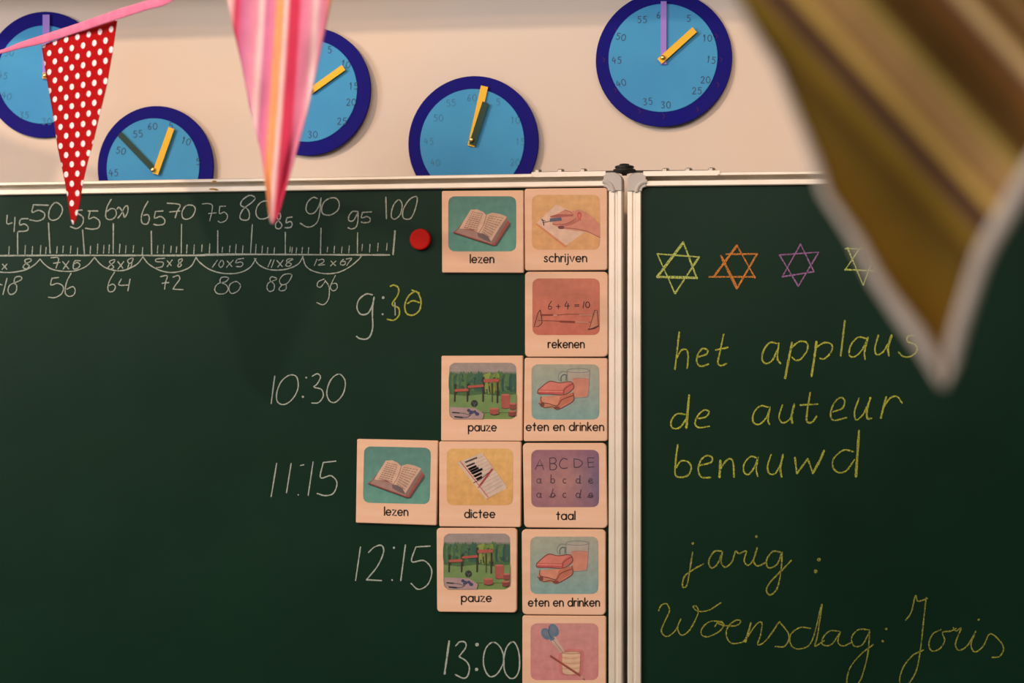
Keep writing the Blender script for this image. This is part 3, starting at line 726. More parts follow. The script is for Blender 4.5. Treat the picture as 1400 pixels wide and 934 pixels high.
def pic_pauze(rect, xf, r):
    s = sheet_for(K3, xf)
    def cf(u, v):
        if v < 0.16: return alb(160,136,122)
        if v < 0.62: return lerp3(alb(58,88,62), alb(74,104,54), (v - 0.16)/0.46)
        return lerp3(alb(108,132,66), alb(118,136,62), (v - 0.62)/0.38)
    s.grid(*rect, r*s.sc, cf)
    rnd = random.Random(3)
    for k in range(26):
        x = 150 + k*19.2; top = rnd.uniform(150, 190)
        g = rnd.choice([alb(56,92,68), alb(66,100,62), alb(50,80,70), alb(78,110,60)])
        s.poly([(x-16, 300),(x-18, top+40),(x-8, top+10),(x, top-4),(x+9, top+12),(x+17, top+45),(x+15, 300)], g, True)
    for k in range(9):
        x = 405 + k*13; top = rnd.uniform(160, 180)
        s.poly([(x-10, 330 - rnd.uniform(0, 60)),(x-12, top+20),(x, top),(x+12, top+25),(x+8, 320 - rnd.uniform(0,50))], rnd.choice([alb(122,136,44), alb(104,126,46), alb(136,142,56)]), True)
    for k in range(40):
        x = rnd.uniform(150, 640); y = rnd.uniform(190, 300)
        s.ell(x, y, rnd.uniform(5, 12), rnd.uniform(6, 16), rnd.choice([alb(48,82,60), alb(72,108,64), alb(90,116,66), alb(60,92,84)]), n=8)
    s.poly([(136,330),(250,345),(400,330),(530,345),(649,330),(649,470),(400,470),(136,440)], alb(110,134,68))
    s.poly([(140,428),(330,436),(400,480),(392,520),(165,520),(142,490)], alb(172,132,124))
    for x, a, b in ((180,258,385),(277,258,385),(397,202,385),(506,212,395)): s.line([(x,a),(x-2,b)], 2.6, alb(64,52,44), smooth=False)
    for x0, x1, y0, y1, w in ((184,274,302,298,3.8),(285,392,275,266,3.4),(408,508,228,224,4.6)): s.line([(x0,y0),(x1,y1)], w, alb(176,66,46), smooth=False)
    s.line([(443,270),(443,315)], 1.2, alb(70,62,40)); s.line([(465,250),(465,390)], 1.4, alb(74,62,40))
    for x in (430,450,480,492): s.line([(x,245),(x+3,300)], 1.0, alb(140,140,60))
    s.ell(328, 402, 27, 27, alb(52,56,48)); s.line([(312,392),(328,404),(345,396)], 0.7, alb(96,96,84)); s.line([(328,404),(326,426)], 0.7, alb(96,96,84))
    def drum(cx, top, bot, rx, c):
        s.poly([(cx-rx,top),(cx+rx,top),(cx+rx*0.95,bot),(cx,bot+7),(cx-rx*0.95,bot)], c); s.ell(cx, top, rx, 7, alb(188,86,64)); s.line([(cx-rx*0.8,bot),(cx,bot+6),(cx+rx*0.8,bot)], 0.8, alb(92,44,40))
    drum(566, 336, 436, 34, alb(168,68,50)); drum(622, 404, 444, 26, alb(140,58,48)); drum(480, 442, 482, 37, alb(162,66,50)); drum(616, 462, 494, 30, alb(134,54,46))
    s.line([(160,470),(212,474)], 1.6, alb(44,44,40)); s.line([(178,503),(236,508)], 1.8, alb(40,40,38)); s.line([(212,474),(250,478),(292,492)], 0.7, alb(80,70,72)); s.line([(236,508),(275,505),(300,490)], 0.7, alb(80,70,72))
    for x, y, q in ((285,455,14),(305,468,15),(330,465,13),(348,482,15),(295,478,10)): s.ell(x, y, q, q*0.9, alb(66,62,92), n=10)
    return s
def pic_eten(rect, xf, r):
    s = sheet_for(K3, xf); ink = alb(128,54,46)
    s.grid(*rect, r*s.sc, lambda u, v: lerp3(lerp3(alb(168,160,132), alb(172,156,130), u), alb(126,156,142), v))
    g = alb(124,120,112)
    s.poly([(1040,150),(1210,150),(1200,340),(1185,352),(1090,358),(1050,300)], alb(176,154,132))
    s.poly([(1080,212),(1206,216),(1198,338),(1185,350),(1090,356)], alb(206,118,88))
    s.line([(1085,214),(1140,208),(1206,216)], 1.0, alb(188,98,74))
    s.ring(1125, 150, 87, 16, 0.9, g); s.line([(1212,152),(1206,250),(1200,338),(1180,354),(1092,360)], 1.0, g); s.line([(1038,155),(1040,235)], 0.9, g)
    s.line([(1034,160),(1000,158),(975,180),(972,210),(980,230)], 1.0, g); s.line([(1032,184),(1010,182),(992,200),(992,230)], 1.6, alb(100,96,92)); s.line([(1032,186),(1030,225)], 1.4, alb(100,96,92))
    s.poly([(822,400),(838,350),(1000,340),(1082,318),(1086,376),(1040,410),(965,446),(940,440),(925,425),(865,432)], alb(206,110,74))
    s.poly([(838,352),(985,345),(1000,372),(965,420),(900,404),(842,388)], alb(212,122,84))
    s.poly([(985,348),(1082,320),(1084,372),(968,440),(960,420)], alb(190,92,58))
    s.poly([(880,415),(950,420),(948,442),(880,432)], alb(182,120,76), True)
    s.ell(848, 412, 18, 18, alb(122,62,48)); s.ell(960, 436, 24, 12, alb(134,62,48))
    s.poly([(816,298),(900,234),(975,242),(1060,236),(1084,256),(1080,292),(1015,332),(900,328),(818,326)], alb(200,84,66))
    s.poly([(820,295),(900,236),(975,244),(1055,238),(1000,298)], alb(212,104,80))
    s.poly([(818,300),(1000,304),(1012,330),(820,326)], alb(196,58,52))
    s.line([(820,308),(1002,312)], 1.4, alb(222,120,94)); s.line([(1012,330),(1020,290),(1080,250)], 1.4, alb(146,52,46))
    s.line([(816,298),(900,233),(975,243),(1060,235),(1085,256),(1082,292),(1016,334),(900,330),(818,327),(816,298)], 1.2, ink)
    s.line([(838,350),(842,390),(900,404),(962,418),(1000,372),(1086,340)], 1.2, ink); s.line([(822,400),(865,434),(925,426),(965,448),(1040,412),(1088,376),(1084,320)], 1.2, ink)
    return s
def pic_dictee(rect, xf, r):
    s = sheet_for(K5, xf)
    s.grid(*rect, r*s.sc, lambda u, v: lerp3(alb(228,164,76), alb(222,152,66), v))
    s.poly([(180,222),(378,146),(566,410),(402,506)], alb(196,128,58))
    s.poly([(172,215),(368,138),(558,402),(552,420),(396,500)], alb(214,174,146))
    rd = alb(198,66,56)
    a, b, c, d = Vector((172,215)), Vector((368,138)), Vector((558,402)), Vector((396,500))
    pt = lambda u, v: tuple((a + (b-a)*u)*(1-v) + (d + (c-d)*u)*v)
    for k in range(1, 12): s.line([pt(0.14, k/12), pt(0.97, k/12)], 0.5, alb(176,140,132), smooth=False)
    s.line([pt(0.12,0.0), pt(0.12,0.99)], 1.1, rd, smooth=False)
    ink = alb(54,44,44)
    def scrib(u0, u1, v, w=1.1):
        n = max(4, int((u1-u0)*40)); P = []
        for k in range(n+1):
            u = u0 + (u1-u0)*k/n; P.append(pt(u, v + (0.016 if k % 2 else -0.016)))
        s.line(P, w, ink)
    scrib(0.25, 0.72, 0.06, 0.9); scrib(0.20, 0.52, 0.16, 1.2)
    for v, u1 in ((0.24,0.5),(0.30,0.52),(0.36,0.62),(0.44,0.5),(0.52,0.42)): scrib(0.20, u1, v, 1.9)
    s.line([(446,266),(350,392)], 2.6, alb(168,48,42), smooth=False); s.line([(352,390),(336,410)], 1.6, alb(190,70,58), smooth=False)
    s.line([(300,372),(352,345),(420,292)], 1.0, alb(96,44,44))
    return s
def pic_taal(rect, xf, r):
    s = sheet_for(K5, xf); ink = alb(74,54,66)
    def cf(u, v):
        c = lerp3(alb(164,104,102), alb(178,114,102), min(1, u*2)) if u < 0.55 else lerp3(alb(178,114,102), alb(112,90,112), (u-0.55)/0.45)
        e = abs(v - 0.55)*1.3
        return lerp3(c, alb(146,88,104), min(0.8, e))
    s.grid(*rect, r*s.sc, cf)
    for q in ([(782,268),(818,190),(848,268)],[(792,240),(842,236)],[(895,180),(897,270)],[(1084,185),(1086,252)],[(1192,178),(1196,252)],[(1242,178),(1192,178)],[(1192,215),(1236,212)],[(1196,252),(1242,248)]):
        s.line(q, 1.2, ink, smooth=False)
    for q in ([(895,180),(930,178),(945,200),(930,220),(897,222)],[(897,222),(935,226),(948,250),(930,270),(897,270)],[(1032,190),(1000,182),(975,210),(972,240),(995,260),(1032,256)],[(1084,185),(1130,195),(1150,222),(1122,250),(1086,252)]):
        s.line(q, 1.2, ink)
    for cx, kind in ((808,'a'),(918,'b'),(1012,'c'),(1115,'d'),(1212,'e')):
        for y, sl, w in ((358,0,1.0),(470,8,1.0)):
            if kind in 'abd': s.ring(cx, y, 15, 17, w, ink)
            if kind == 'a': s.line([(cx+15+sl/2,y-18),(cx+15,y+14),(cx+24,y+16)], w, ink)
            if kind == 'b': s.line([(cx-13+sl*2,y-50),(cx-15,y+14)], w, ink)
            if kind == 'd': s.line([(cx+16+sl,y-44),(cx+15,y+16),(cx+22,y+17)], w, ink)
            if kind == 'c': s.ring(cx, y, 14, 17, w, ink, 0, 50, 310)
            if kind == 'e': s.line([(cx-14,y+4),(cx+10,y-2),(cx+14,y-12),(cx+2,y-18),(cx-12,y-4),(cx-10,y+14),(cx+4,y+18),(cx+20,y+10)], w, ink)
            if sl and kind in 'be': s.line([(cx-26,y+10),(cx-10,y+16),(cx+22,y+2)], w, ink)
    return s
def pic_knutselen(rect, xf, r):
    s = sheet_for(K7, xf)
    s.grid(*rect, r*s.sc, lambda u, v: lerp3(alb(206,126,114), alb(208,116,108), v))
    s.poly([(985,345),(1150,330),(1165,420),(1150,520),(1060,525),(985,505)], alb(206,100,92), True)
    s.poly([(905,258),(948,228),(1022,345),(985,350)], alb(206,160,136)); s.line([(925,245),(1002,345)], 0.8, alb(150,104,92)); s.line([(900,250),(985,345)], 1.6, alb(190,146,126))
    b = alb(92,112,128)
    s.ell(878, 206, 36, 48, b, -0.6); s.ell(876, 202, 17, 28, alb(112,118,126), -0.6); s.ell(936, 178, 36, 52, b, -0.45); s.ell(934, 172, 17, 30, alb(112,118,126), -0.45)
    s.poly([(885,225),(925,215),(945,245),(915,262)], b)
    s.line([(900,150),(898,200),(920,240)], 0.9, alb(60,72,86)); s.ell(958, 265, 14, 10, alb(196,160,140))
    s.poly([(998,352),(1070,343),(1140,345),(1132,500),(1080,518),(1030,516),(1002,500)], alb(220,164,122))
    for k in range(7): s.line([(1000,368+k*20),(1070,374+k*20),(1137,366+k*20)], 1.2, alb(206,138,96) if k % 2 else alb(228,176,136))
    s.ring(1068, 350, 70, 8, 0.8, alb(170,112,84)); s.line([(998,352),(1002,500),(1030,516),(1080,518),(1132,500),(1140,346)], 0.7, alb(176,112,86))
    s.line([(912,376),(1142,528)], 3.0, alb(170,68,44), smooth=False); s.line([(914,380),(1140,530)], 0.8, alb(118,46,36), smooth=False); s.line([(1142,528),(1172,556)], 1.6, alb(206,140,110), smooth=False); s.line([(1160,548),(1174,558)], 1.0, alb(90,50,44))
    return s
def affine(src, dst, rot=0.0):
    """map a picture drawn in one frame into another"""
    sx0, sy0, sx1, sy1 = src; dx0, dy0, dx1, dy1 = dst
    scx, scy, dcx, dcy = (sx0+sx1)/2, (sy0+sy1)/2, (dx0+dx1)/2, (dy0+dy1)/2
    kx, ky = (dx1-dx0)/(sx1-sx0), (dy1-dy0)/(sy1-sy0); c, q = math.cos(rot), math.sin(rot)
    def f(x, y):
        x = (x - scx)*kx; y = (y - scy)*ky
        return dcx + x*c - y*q, dcy + x*q + y*c
    return f
RA_L = (128,103,648,525); RA_P = (135,90,650,522); RA_E = (765,102,1285,525)
tile('wooden tile with an open book, captioned lezen, touching the schrijven tile', [(603.9,261.1),(715.9,260.2),(715.9,373.2),(604.3,372.9)], 2, pic_lezen, RA_L, ('lezen',643,675,359.4))
tile('wooden tile with a hand writing on paper, captioned schrijven', [(717.1,258),(830.2,256.8),(830.2,369.3),(717.7,370)], 3.5, pic_schrijven, (768,92,1290,512), ('schrijven',744,802,358.0))
tile('wooden tile with a red counting frame and a sum, captioned rekenen', [(717.7,371.6),(831,371.6),(831,487.9),(717.7,488.2)], 6, pic_rekenen, (772,88,1288,522), ('rekenen',749.5,798.6,475.7))
tile('wooden tile with a playground, captioned pauze, left of the upper eten en drinken tile', [(603.4,486.6),(715,486.3),(714.1,603.2),(602.9,602.9)], 2, pic_pauze, RA_P, ('pauze',640.5,678.4,589.3))
tile('wooden tile with sandwiches and a mug, captioned eten en drinken, above the taal tile', [(717.1,489.3),(830.5,489.8),(830.2,603.2),(715.9,603.6)], 3, pic_eten, RA_E, ('eten en drinken',719.5,825.2,588.9))
xl = affine((612.9,268.4,705.7,343.8), (497.0,611.3,588.3,688.5), math.radians(1.3))
tile('wooden tile with an open book, captioned lezen, beside the time 11:15', [(488.1,600.3),(599.0,602.7),(596.7,718.6),(486.3,715)], 2, pic_lezen, RA_L, ('lezen',525.7,557.5,704.8,0.02), xl)
tile('wooden tile with a written notebook page, captioned dictee', [(600.3,603.6),(712.6,603.9),(711.9,721),(600.3,720.1)], 2.5, pic_dictee, (90,105,608,548), ('dictee',635.3,676.4,707.9))
tile('wooden tile with purple alphabet letters, captioned taal', [(714.6,605.9),(828.8,605.9),(830.4,722.4),(716.6,721.4)], 6, pic_taal, (750,115,1280,563), ('taal',761,786,710.5))
xp = affine((614.1,496.1,706.1,573.2), (606.4,729.6,697.5,806.1))
tile('wooden tile with a playground, captioned pauze, beside the time 12:15', [(596.8,722.1),(707,722.3),(706.4,837.9),(597.5,836.8)], 5, pic_pauze, RA_P, ('pauze',631,671.6,822.7), xp)
xe = affine((726.6,498.2,819.5,573.8), (724.8,733.8,818.2,812.3))
tile('wooden tile with sandwiches and a mug, captioned eten en drinken, below the taal tile', [(713.2,723.9),(827.9,724.1),(827.9,841.4),(714.1,840.4)], 6, pic_eten, RA_E, ('eten en drinken',722.5,819.5,829.0), xe)
tile('wooden tile with scissors, a cup and a pencil, beside the time 13:00', [(714.1,841.9),(828.4,842.6),(828.4,957),(714.1,957)], 3, pic_knutselen, (758,125,1278,560), None)

# ------------------------------------------------------------------ paper clocks on the wall
DIG = {'0': [[(0.5,1),(0.1,0.75),(0.08,0.3),(0.4,0),(0.8,0.2),(0.88,0.7),(0.5,1)]], '1': [[(0.3,0.75),(0.55,1),(0.5,0)]],
       '2': [[(0.1,0.8),(0.4,1),(0.75,0.85),(0.6,0.45),(0.1,0.0),(0.85,0.03)]], '3': [[(0.1,0.9),(0.5,1),(0.75,0.8),(0.4,0.55),(0.8,0.3),(0.5,0.0),(0.1,0.08)]],
       '4': [[(0.4,1),(0.1,0.4),(0.85,0.42)],[(0.65,0.7),(0.6,0)]], '5': [[(0.8,1),(0.25,0.98)],[(0.25,0.98),(0.2,0.6),(0.6,0.62),(0.8,0.3),(0.5,0),(0.1,0.08)]],
       '6': [[(0.65,1),(0.25,0.6),(0.15,0.2),(0.45,0),(0.75,0.2),(0.6,0.48),(0.2,0.35)]]}
CLK_T = 0.004
def disc(name, cx, cy, r, rx_scale, y0, y1, m, parent, tilt=(0, 0)):
    c = WALL.hit(cx, cy); k = (c - CAMLOC).dot(FWD)/FPX
    R = r*k
    prof = [(R*0.992, 0), (R, 0.0006), (R, (y1 - y0) - 0.0006), (R*0.994, y1 - y0)]
    vs, fs = lathe((c.x, WALL_Y - y0, c.z), (0, -1, 0), prof, 72)
    vs = [Vector((v.x*1, v.y - tilt[0]*(v.x - c.x) - tilt[1]*(v.z - c.z), v.z)) for v in vs]
    return obj(name, vs, fs, m, parent)
def clock(label, cx, cy, r, rf, fc, pin, hands, nums, faint=False, lift=0.002, tilt=(0, 0), marks=()):
    c = WALL.hit(cx, cy)
    root = thing('paper_clock', label, 'clock', (c.x, WALL_Y, c.z - r*MMPX), 'paper practice clocks on the wall')
    disc('backing_disc', cx, cy, r, 1, lift, lift + CLK_T, M_navy, root, tilt)
    pl = WALL
    disc('clock_face', fc[0], fc[1], rf, 1, lift + CLK_T, lift + CLK_T + 0.0008, M_blue, root, tilt)
    top = lift + CLK_T + 0.0012
    def shift(o):                  # follow the leaning disc
        ce = wloc(o)
        for v in o.data.vertices:
            q = ce + v.co; v.co.y -= tilt[0]*(q.x - c.x) + tilt[1]*(q.z - c.z)
    s = Sheet(pl, base=top)
    for txt, x, y, rot in nums:
        h = 9.0; w_ = 6.2; adv = len(txt)*w_ + (len(txt)-1)*1.2
        for i, ch in enumerate(txt):
            for q in DIG[ch]:
                pts = []
                for a, b in q:
                    dx = i*(w_ + 1.2) + a*w_ - adv/2; dy = -(b - 0.5)*h
                    pts.append((x + dx*math.cos(rot) - dy*math.sin(rot), y + dx*math.sin(rot) + dy*math.cos(rot)))
                s.line(pts, 1.0 if not faint else 0.8)
    o = s.mb.build('numerals', M_faint if faint else M_pencil, root); shift(o)
    if marks:
        s = Sheet(pl, base=lift + CLK_T + 0.0002)
        for x, y in marks: s.line([(x-2, y-3),(x+1, y),(x-1, y+3)], 1.4)
        o = s.mb.build('rim_marks', M_rim, root); shift(o)
    for k, (a, b, w_, m, nm) in enumerate(hands):
        y0 = top + 0.0010 + k*0.0022
        a = Vector(a); b = Vector(b); d = (b - a).normalized(); nn = Vector((-d.y, d.x))*w_/2
        fr = [pl.hit(*(q), y0 + 0.0014) for q in (a + nn, b + nn, b - nn, a - nn)]
        bk = [pl.hit(*(q), y0) for q in (a + nn, b + nn, b - nn, a - nn)]
        o = obj('clock_hand', fr + bk, [[0,1,2,3],[7,6,5,4],[0,4,5,1],[1,5,6,2],[2,6,7,3],[3,7,4,0]], m, root); o['label'] = nm; shift(o)
        bb = bmesh.new(); bb.from_mesh(o.data); bmesh.ops.recalc_face_normals(bb, faces=bb.faces); bb.to_mesh(o.data); bb.free()
    pc = pl.hit(pin[0], pin[1], top)
    vs, fs = lathe((pc.x, pc.y, pc.z), (0, -1, 0), [(0.0012, 0), (0.0012, 0.0060), (0.0030, 0.0062), (0.0028, 0.0072), (0.0015, 0.0079)], 16)
    o = obj('split_pin', vs, fs, M_brass, root, True); shift(o)
    return root
clock('blue paper clock behind the red dotted pennant, its lilac hand straight up', 62, 103, 86, 67, (62,103), (64,104),
      [((63,108),(63,20),9.5,M_pur,'lilac hand'),((58,103),(106,108),8,M_yel,'yellow hand')],
      [('5',103,50,0),('45',4,103,0.2),('40',9,131,0.3),('35',33,157,0.1),('30',64,166,0),('50',12,72,0)], True)
clock('blue paper clock just above the board, its dark green hand pointing up left', 214.5, 229.3, 83.5, 67, (211.8,229.7), (211.4,232.8),
      [((214,236),(163,183),8,M_gre,'dark green hand'),((212,238),(234.5,175),8.5,M_yel,'yellow hand')],
      [('60',208.5,172.5,0),('55',188.5,183,-0.1),('50',165,206,0.2),('45',155,236,0),('5',234,172,0),('10',254.5,193,0.3),('5',271.5,221,0),('20',268,250,0)], False, 0.003, (0.02, 0))
clock('blue paper clock half hidden behind the pink striped pennant', 425, 126.5, 87.3, 69.5, (424,125.6), (426.5,124.4),
      [((426,128),(410,62),8,M_pur,'lilac hand'),((424,125),(470.3,92.5),8.5,M_yel,'yellow hand')],
      [('5',451,68,0),('10',473,88,0.2),('15',484,118,0),('20',481,140,0),('25',468.5,166,0),('30',428,184,0),('55',395,68,0),('50',372,88,0),('45',362,125,0),('40',372,160,0)], False, 0.004, (0.05, -0.02))
clock('blue paper clock in the middle, yellow and dark green hands almost together', 648, 196, 91, 72.8, (646.6,195.5), (645.6,192),
      [((644,200),(662.5,118),10,M_yel,'yellow hand'),((645.5,198),(664,140),9,M_gre,'dark green hand')],
      [('60',645,133.5,0),('55',616.5,140.5,-0.1),('50',599,161,0),('45',586,193,0),('40',595,222,0),('5',681.5,139.5,0),('10',704.5,164.5,0),('15',711.5,194,0),('20',704.5,222,0)], True, 0.003, (0.03, 0))
clock('blue paper clock topmost at right, lilac hand up and yellow hand to two', 908, 82, 92.7, 74.2, (907,80.5), (906.7,79.6),
      [((907,88),(907,1),8,M_pur,'lilac hand'),((901.7,84),(949.5,40),9,M_yel,'yellow hand')],
      [('55',878,26.5,0),('5',941.5,24.5,0),('10',966.5,51.5,0),('15',972,81.5,0.15),('20',964.5,109,0),('25',953,124,0),('30',910.5,143.5,0),('35',886,139,-0.1),('40',849.5,114,-0.3),('45',843.5,82.5,0),('50',849,50.5,0.2),('60',904,20,0)],
      False, 0.004, (-0.03, -0.04), marks=[(826,82),(842.5,42),(842,124),(875,152.5),(908,159),(954,150),(982,115.5),(986,81),(980,49)])

# ------------------------------------------------------------------ bunting
def depth_pt(px, py, d):
    """point on the sight line where it stands d in front of the board"""
    r = ray(px, py); t = (-d - CAMLOC.y)/r.y
    return CAMLOC + r*t
def interp(tab, y):
    if y <= tab[0][1]: return tab[0][0] + (tab[1][0]-tab[0][0])*(y - tab[0][1])/(tab[1][1]-tab[0][1])
    for (x0, y0), (x1, y1) in zip(tab, tab[1:]):
        if y <= y1: return x0 + (x1-x0)*(y-y0)/(y1-y0)
    return tab[-1][0]
def pennant(name, left, right, top_l, top_r, tip_y, dfun, m, parent, nu=22, nv=44, uvf=None, solid=0.0008):
    """cloth triangle between two edges; rows slope from the ribbon at the top to level at the tip"""
    vs = []; uvs = []; fs = []
    for j in range(nv + 1):
        v = j/nv
        yl = top_l + (tip_y - top_l)*v; yr = top_r + (tip_y - top_r)*v
        xl = interp(left, yl); xr = interp(right, yr)
        for i in range(nu + 1):
            u = i/nu
            x = xl + (xr - xl)*u; y = yl + (yr - yl)*u
            vs.append(depth_pt(x, y, dfun(u, v, x, y))); uvs.append(uvf(x, y, v, (xl+xr)/2))
    for j in range(nv):
        for i in range(nu):
            a = j*(nu+1) + i; fs.append([a, a+nu+1, a+nu+2, a+1])
    o = obj(name, vs, fs, m, parent, True, None, None, uvs)
    md = o.modifiers.new('cloth_thickness', 'SOLIDIFY'); md.thickness = solid; md.offset = 0
    return o
def uv_ramp_mat(name, stops, uscale, uoff, blend='LINEAR', rough=0.9, transl=0.0, wob=0.0):
    m = mat(name, (1, 1, 1), rough, 0, 0.1); nt = m.node_tree; N = nt.nodes; L = nt.links
    t = N.new('ShaderNodeTexCoord'); sp = N.new('ShaderNodeSeparateXYZ'); L.new(t.outputs['UV'], sp.inputs[0])
    mr = N.new('ShaderNodeMath'); mr.operation = 'MULTIPLY_ADD'; mr.inputs[1].default_value = uscale; mr.inputs[2].default_value = uoff
    L.new(sp.outputs['X'], mr.inputs[0])
    src = mr.outputs[0]
    r = N.new('ShaderNodeValToRGB'); cr = r.color_ramp; cr.interpolation = blend
    while len(cr.elements) < len(stops): cr.elements.new(0.5)
    for e, (p, c) in zip(cr.elements, stops): e.position = p; e.color = (*c, 1)
    L.new(src, r.inputs[0])
    no = N.new('ShaderNodeTexNoise'); no.inputs['Scale'].default_value = 45; no.inputs['Detail'].default_value = 3
    L.new(t.outputs['Object'], no.inputs['Vector'])
    mp = N.new('ShaderNodeMapRange'); mp.inputs[3].default_value = 0.80; mp.inputs[4].default_value = 1.18
    L.new(no.outputs['Fac'], mp.inputs[0])
    sc = N.new('ShaderNodeVectorMath'); sc.operation = 'SCALE'; L.new(r.outputs[0], sc.inputs[0]); L.new(mp.outputs[0], sc.inputs['Scale'])
    L.new(sc.outputs[0], N['Principled BSDF'].inputs['Base Color'])
    return m
def dots_mat():
    m = mat('red_dotted_cotton', (0.6, 0.02, 0.02), 0.85, 0, 0.1); nt = m.node_tree; N = nt.nodes; L = nt.links
    def M(op, a, b=None):
        n = N.new('ShaderNodeMath'); n.operation = op
        for k, v in enumerate((a, b)):
            if v is None: continue
            if isinstance(v, (int, float)): n.inputs[k].default_value = v
            else: L.new(v, n.inputs[k])
        return n.outputs[0]
    t = N.new('ShaderNodeTexCoord'); sp = N.new('ShaderNodeSeparateXYZ'); L.new(t.outputs['UV'], sp.inputs[0])
    x, y = sp.outputs['X'], sp.outputs['Y']
    row = M('FLOOR', y); half = M('MULTIPLY', M('FLOORED_MODULO', row, 2.0), 0.5)
    fx = M('SUBTRACT', M('FRACT', M('ADD', x, half)), 0.5); fy = M('SUBTRACT', M('FRACT', y), 0.5)
    d = M('ADD', M('POWER', M('ABSOLUTE', M('DIVIDE', fx, 0.19)), 2.0), M('POWER', M('ABSOLUTE', M('DIVIDE', fy, 0.31)), 2.0))
    k = M('LESS_THAN', d, 1.0)
    mx = N.new('ShaderNodeMix'); mx.data_type = 'RGBA'; L.new(k, mx.inputs['Factor'])
    mx.inputs[6].default_value = (*alb(172,10,12), 1); mx.inputs[7].default_value = (*alb(246,216,206), 1)
    L.new(mx.outputs[2], N['Principled BSDF'].inputs['Base Color']); return m
M_dots = dots_mat()
M_ribbon = noise_mat('pink_bias_tape', alb(232,124,148), alb(222,110,136), 60, 0.85, 0, 0.1)
P0 = alb(218,112,132); PD = alb(196,50,72); PW = alb(238,188,176); PO = alb(228,146,92); PL = alb(224,134,146); PM = alb(200,106,134)
M_pink = uv_ramp_mat('pink_striped_cotton', [(0.0,PL),(0.10,PO),(0.14,PW),(0.20,PD),(0.27,PM),(0.36,PL),(0.405,PW),(0.45,PM),(0.50,P0),(0.535,PO),(0.575,PO),(0.60,PW),(0.64,PD),(0.70,PD),(0.735,P0),(0.80,PL),(0.84,PW),(0.88,PL),(0.92,P0),(0.95,PO),(1.0,PO)], 1/170.0, -(290.0)/170.0)
bunting = thing('bunting', 'pink taped bunting with a red dotted and a pink striped pennant, strung before the wall', 'bunting', depth_pt(110, 60, 0.27))
def red_d(u, v, x, y): return 0.215 + 0.10*u*(1 - v*0.7) + 0.030*v + 0.010*math.sin(u*5.0 + v*1.5)*(1 - v*0.6) - 0.014*math.exp(-v*11)
o = pennant('pennant', [(57,62),(64,107),(72,152),(79,201),(83,220),(89,248),(94,282),(98,304),(99.5,307)], [(160.5,25),(154,69.6),(146,115),(136.5,155),(125.8,200.7),(120,220),(113.5,248),(108,282),(103,304),(101,307)],
        62, 25, 307, red_d, M_dots, bunting,
        uvf=lambda x, y, v, xc: ((x - 60)/15.4, (y + 0.24*(1-v)*(x - xc) - 30)/13.4))
tag(o, 'red pennant with white polka dots')
pennant('pennant', [(-320,-76),(-262,220),(-254,242)], [(-178,-14),(-243,220),(-250,242)], -76, -14, 242, lambda u, v, x, y: 0.25 - 0.028*u - 0.02*v, M_ribbon, bunting, uvf=lambda x, y, v, xc: (x/40, y/40))
def pink_d(u, v, x, y): return 0.56 + 0.09*u*(1 - 0.8*v) + 0.008*math.sin(u*9.5 + v*2.0 + 0.4)*(1 - 0.5*v) + 0.003*math.sin(v*17 + u*3)*v
o = pennant('pennant', [(284,-100),(296,-55),(310,0),(319.4,40),(330,85.6),(342,150),(357,208.7),(362,249),(366,280),(369,300),(371,306)], [(478,-120),(466,-60),(453,0),(445,40),(434.5,88),(421,150),(405,208.7),(394.5,247),(388,267),(380,296),(374,306)],
        -62, -92, 306, pink_d, M_pink, bunting, nu=34,
        uvf=lambda x, y, v, xc: (x + 0.055*y + (y/306.0)**2*6*(1 if y > 0 else 0), y))
tag(o, 'pink, white and orange striped pennant')
# folded tape along the top edges
def tape(name, pts, m, parent, n=8):
    """pts: (px, py, d, width px); a folded strip with real thickness"""
    P = smooth_line([Vector((p[0], p[1], p[2])) for p in pts], False, n); Wd = smooth_line([Vector((p[3], 0)) for p in pts], False, n)
    vs = []; fs = []
    for q, w_ in zip(P, Wd):
        h = w_.x/2; k = (-q.z - CAMLOC.y)
        for dy, dd in ((-h, -0.0006), (-h*0.6, -0.0022), (h*0.7, -0.0020), (h, -0.0008), (h, 0.0012), (0, 0.0022), (-h, 0.0012)):
            vs.append(depth_pt(q.x, q.y + dy, q.z - dd))
    m_ = 7
    for j in range(len(P) - 1):
        for i in range(m_): fs.append([j*m_ + i, j*m_ + (i+1) % m_, (j+1)*m_ + (i+1) % m_, (j+1)*m_ + i])
    fs += [list(range(m_)), list(range((len(P)-1)*m_, len(P)*m_))]
    o = obj(name, vs, fs, m, parent, True)
    b = bmesh.new(); b.from_mesh(o.data); bmesh.ops.recalc_face_normals(b, faces=b.faces); b.to_mesh(o.data); b.free()
    return o
tape('ribbon', [(-480,-130,0.30,12),(-320,-78,0.248,12),(-250,-45,0.236,12),(-178,-16,0.222,11),(-120,16,0.212,10),(-60,60,0.202,9),(-28,74,0.198,7),(0,71,0.197,5.5),(28,62,0.208,9),(57,54,0.217,12),(110,37,0.268,13),(160,20,0.318,14),(200,7.5,0.36,13),(235,-4,0.40,12),(280,-48,0.53,14),(300,-64,0.56,20),(390,-82,0.605,22),(480,-98,0.65,24),(560,-150,0.80,26)], M_ribbon, bunting)

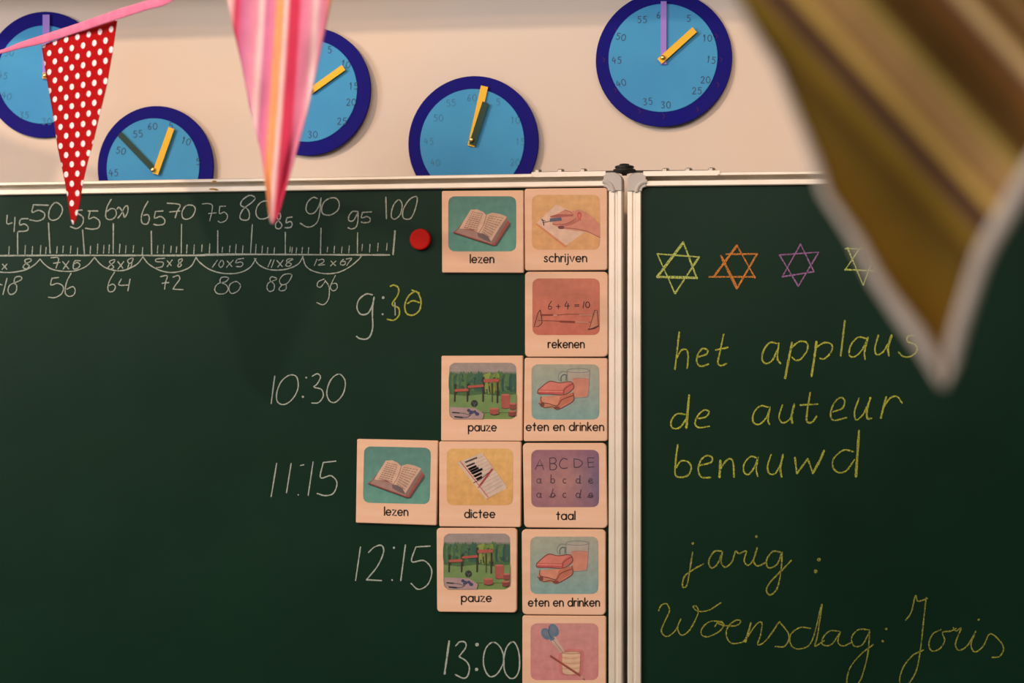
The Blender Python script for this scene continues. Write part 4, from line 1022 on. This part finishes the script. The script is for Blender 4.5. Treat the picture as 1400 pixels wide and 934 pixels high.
# the olive pennant hangs much nearer to the photographer
OA = alb(108,78,20); OB = alb(88,62,16); OD = alb(62,36,18); OT = alb(172,128,62); OM = alb(144,102,58); OBR = alb(100,60,24); OK = alb(74,46,14); OP = alb(86,54,46); OL = alb(190,146,92)
def sx(c): return (c + 700.0)/2200.0
M_olive = uv_ramp_mat('olive_striped_cotton', [(sx(-700),alb(108,66,12)),(sx(-260),alb(102,68,14)),(sx(-80),OB),(sx(10),OK),(sx(60),OA),(sx(150),OA),(sx(185),OP),(sx(235),OD),(sx(285),OD),(sx(310),OT),(sx(370),OT),(sx(398),OBR),
            (sx(430),OM),(sx(560),OM),(sx(640),alb(142,112,50)),(sx(690),OK),(sx(850),OK),(sx(930),OBR),(sx(1000),OBR),(sx(1040),OP),(sx(1075),OL),(sx(1120),OL),(sx(1180),OBR),(sx(1240),alb(84,52,18)),(sx(1330),OM),(sx(1420),OK)], 1/2200.0, 700.0/2200.0, 'LINEAR')
M_trim = noise_mat('cream_lining', alb(186,160,138), alb(174,148,128), 40, 0.9, 0, 0.1)
ol = [(940,-110),(1004,0),(1029,43),(1058,87),(1087,159),(1112,220),(1124,265),(1162,323),(1194,388),(1226,436),(1258,482),(1280,516),(1288,530)]
orr = [(1668,-160),(1560,0),(1480,145),(1400,275),(1361,339.5),(1345,375),(1322.6,445.5),(1306,505),(1296,520),(1291,530)]
bunt2 = thing('bunting', 'olive and brown striped pennant with cream edging, blurred in the foreground at right', 'bunting', depth_pt(1290, 100, 1.42))
def ol_d(u, v, x, y): return 1.40 + 0.05*u*(1 - v) + 0.012*math.sin(u*5 + v*2)*(1 - v)
o = pennant('pennant', ol, orr, -105, -150, 530, ol_d, M_olive, bunt2, nu=28, uvf=lambda x, y, v, xc: (((x - 1000) - y*0.915)*3.46, y))
tag(o, 'olive and brown striped cloth')
def edge_strip(name, edge, side, widths, dconst, m, parent):
    vs = []; fs = []; n = 48; q = 4
    y0, y1 = edge[0][1], edge[-1][1]
    for j in range(n + 1):
        y = y0 + (y1 - y0)*j/n; x = interp(edge, y); w_ = interp(widths, y)*0.78
        for i in range(q + 1):
            u = i/q
            X = x + side*w_*u - side*1.5
            v = (y + 105)/635.0
            vs.append(depth_pt(X, y, ol_d(0 if side > 0 else 1, max(0, min(1, v)), X, y) + 0.0035 + 0.001*math.sin(math.pi*u)))
    for j in range(n):
        for i in range(q):
            a = j*(q+1) + i; fs.append([a, a+q+1, a+q+2, a+1])
    o = obj(name, vs, fs, m, parent, True)
    md = o.modifiers.new('cloth_thickness', 'SOLIDIFY'); md.thickness = 0.0012; md.offset = 0
    return o
edge_strip('edging', ol, 1, [(8,-110),(8,0),(7,90),(9,180),(14,270),(24,380),(34,450),(30,485),(8,522),(2,530)], 1.4, M_trim, bunt2)
edge_strip('edging', orr, -1, [(40,-160),(44,0),(42,150),(40,275),(36,340),(30,380),(30,445),(30,480),(8,520),(2,530)], 1.4, M_trim, bunt2)
tape('ribbon', [(880,-70,1.36,26),(940,-118,1.40,40),(1300,-150,1.425,44),(1668,-165,1.45,48),(1760,-150,1.46,30)], M_trim, bunt2)
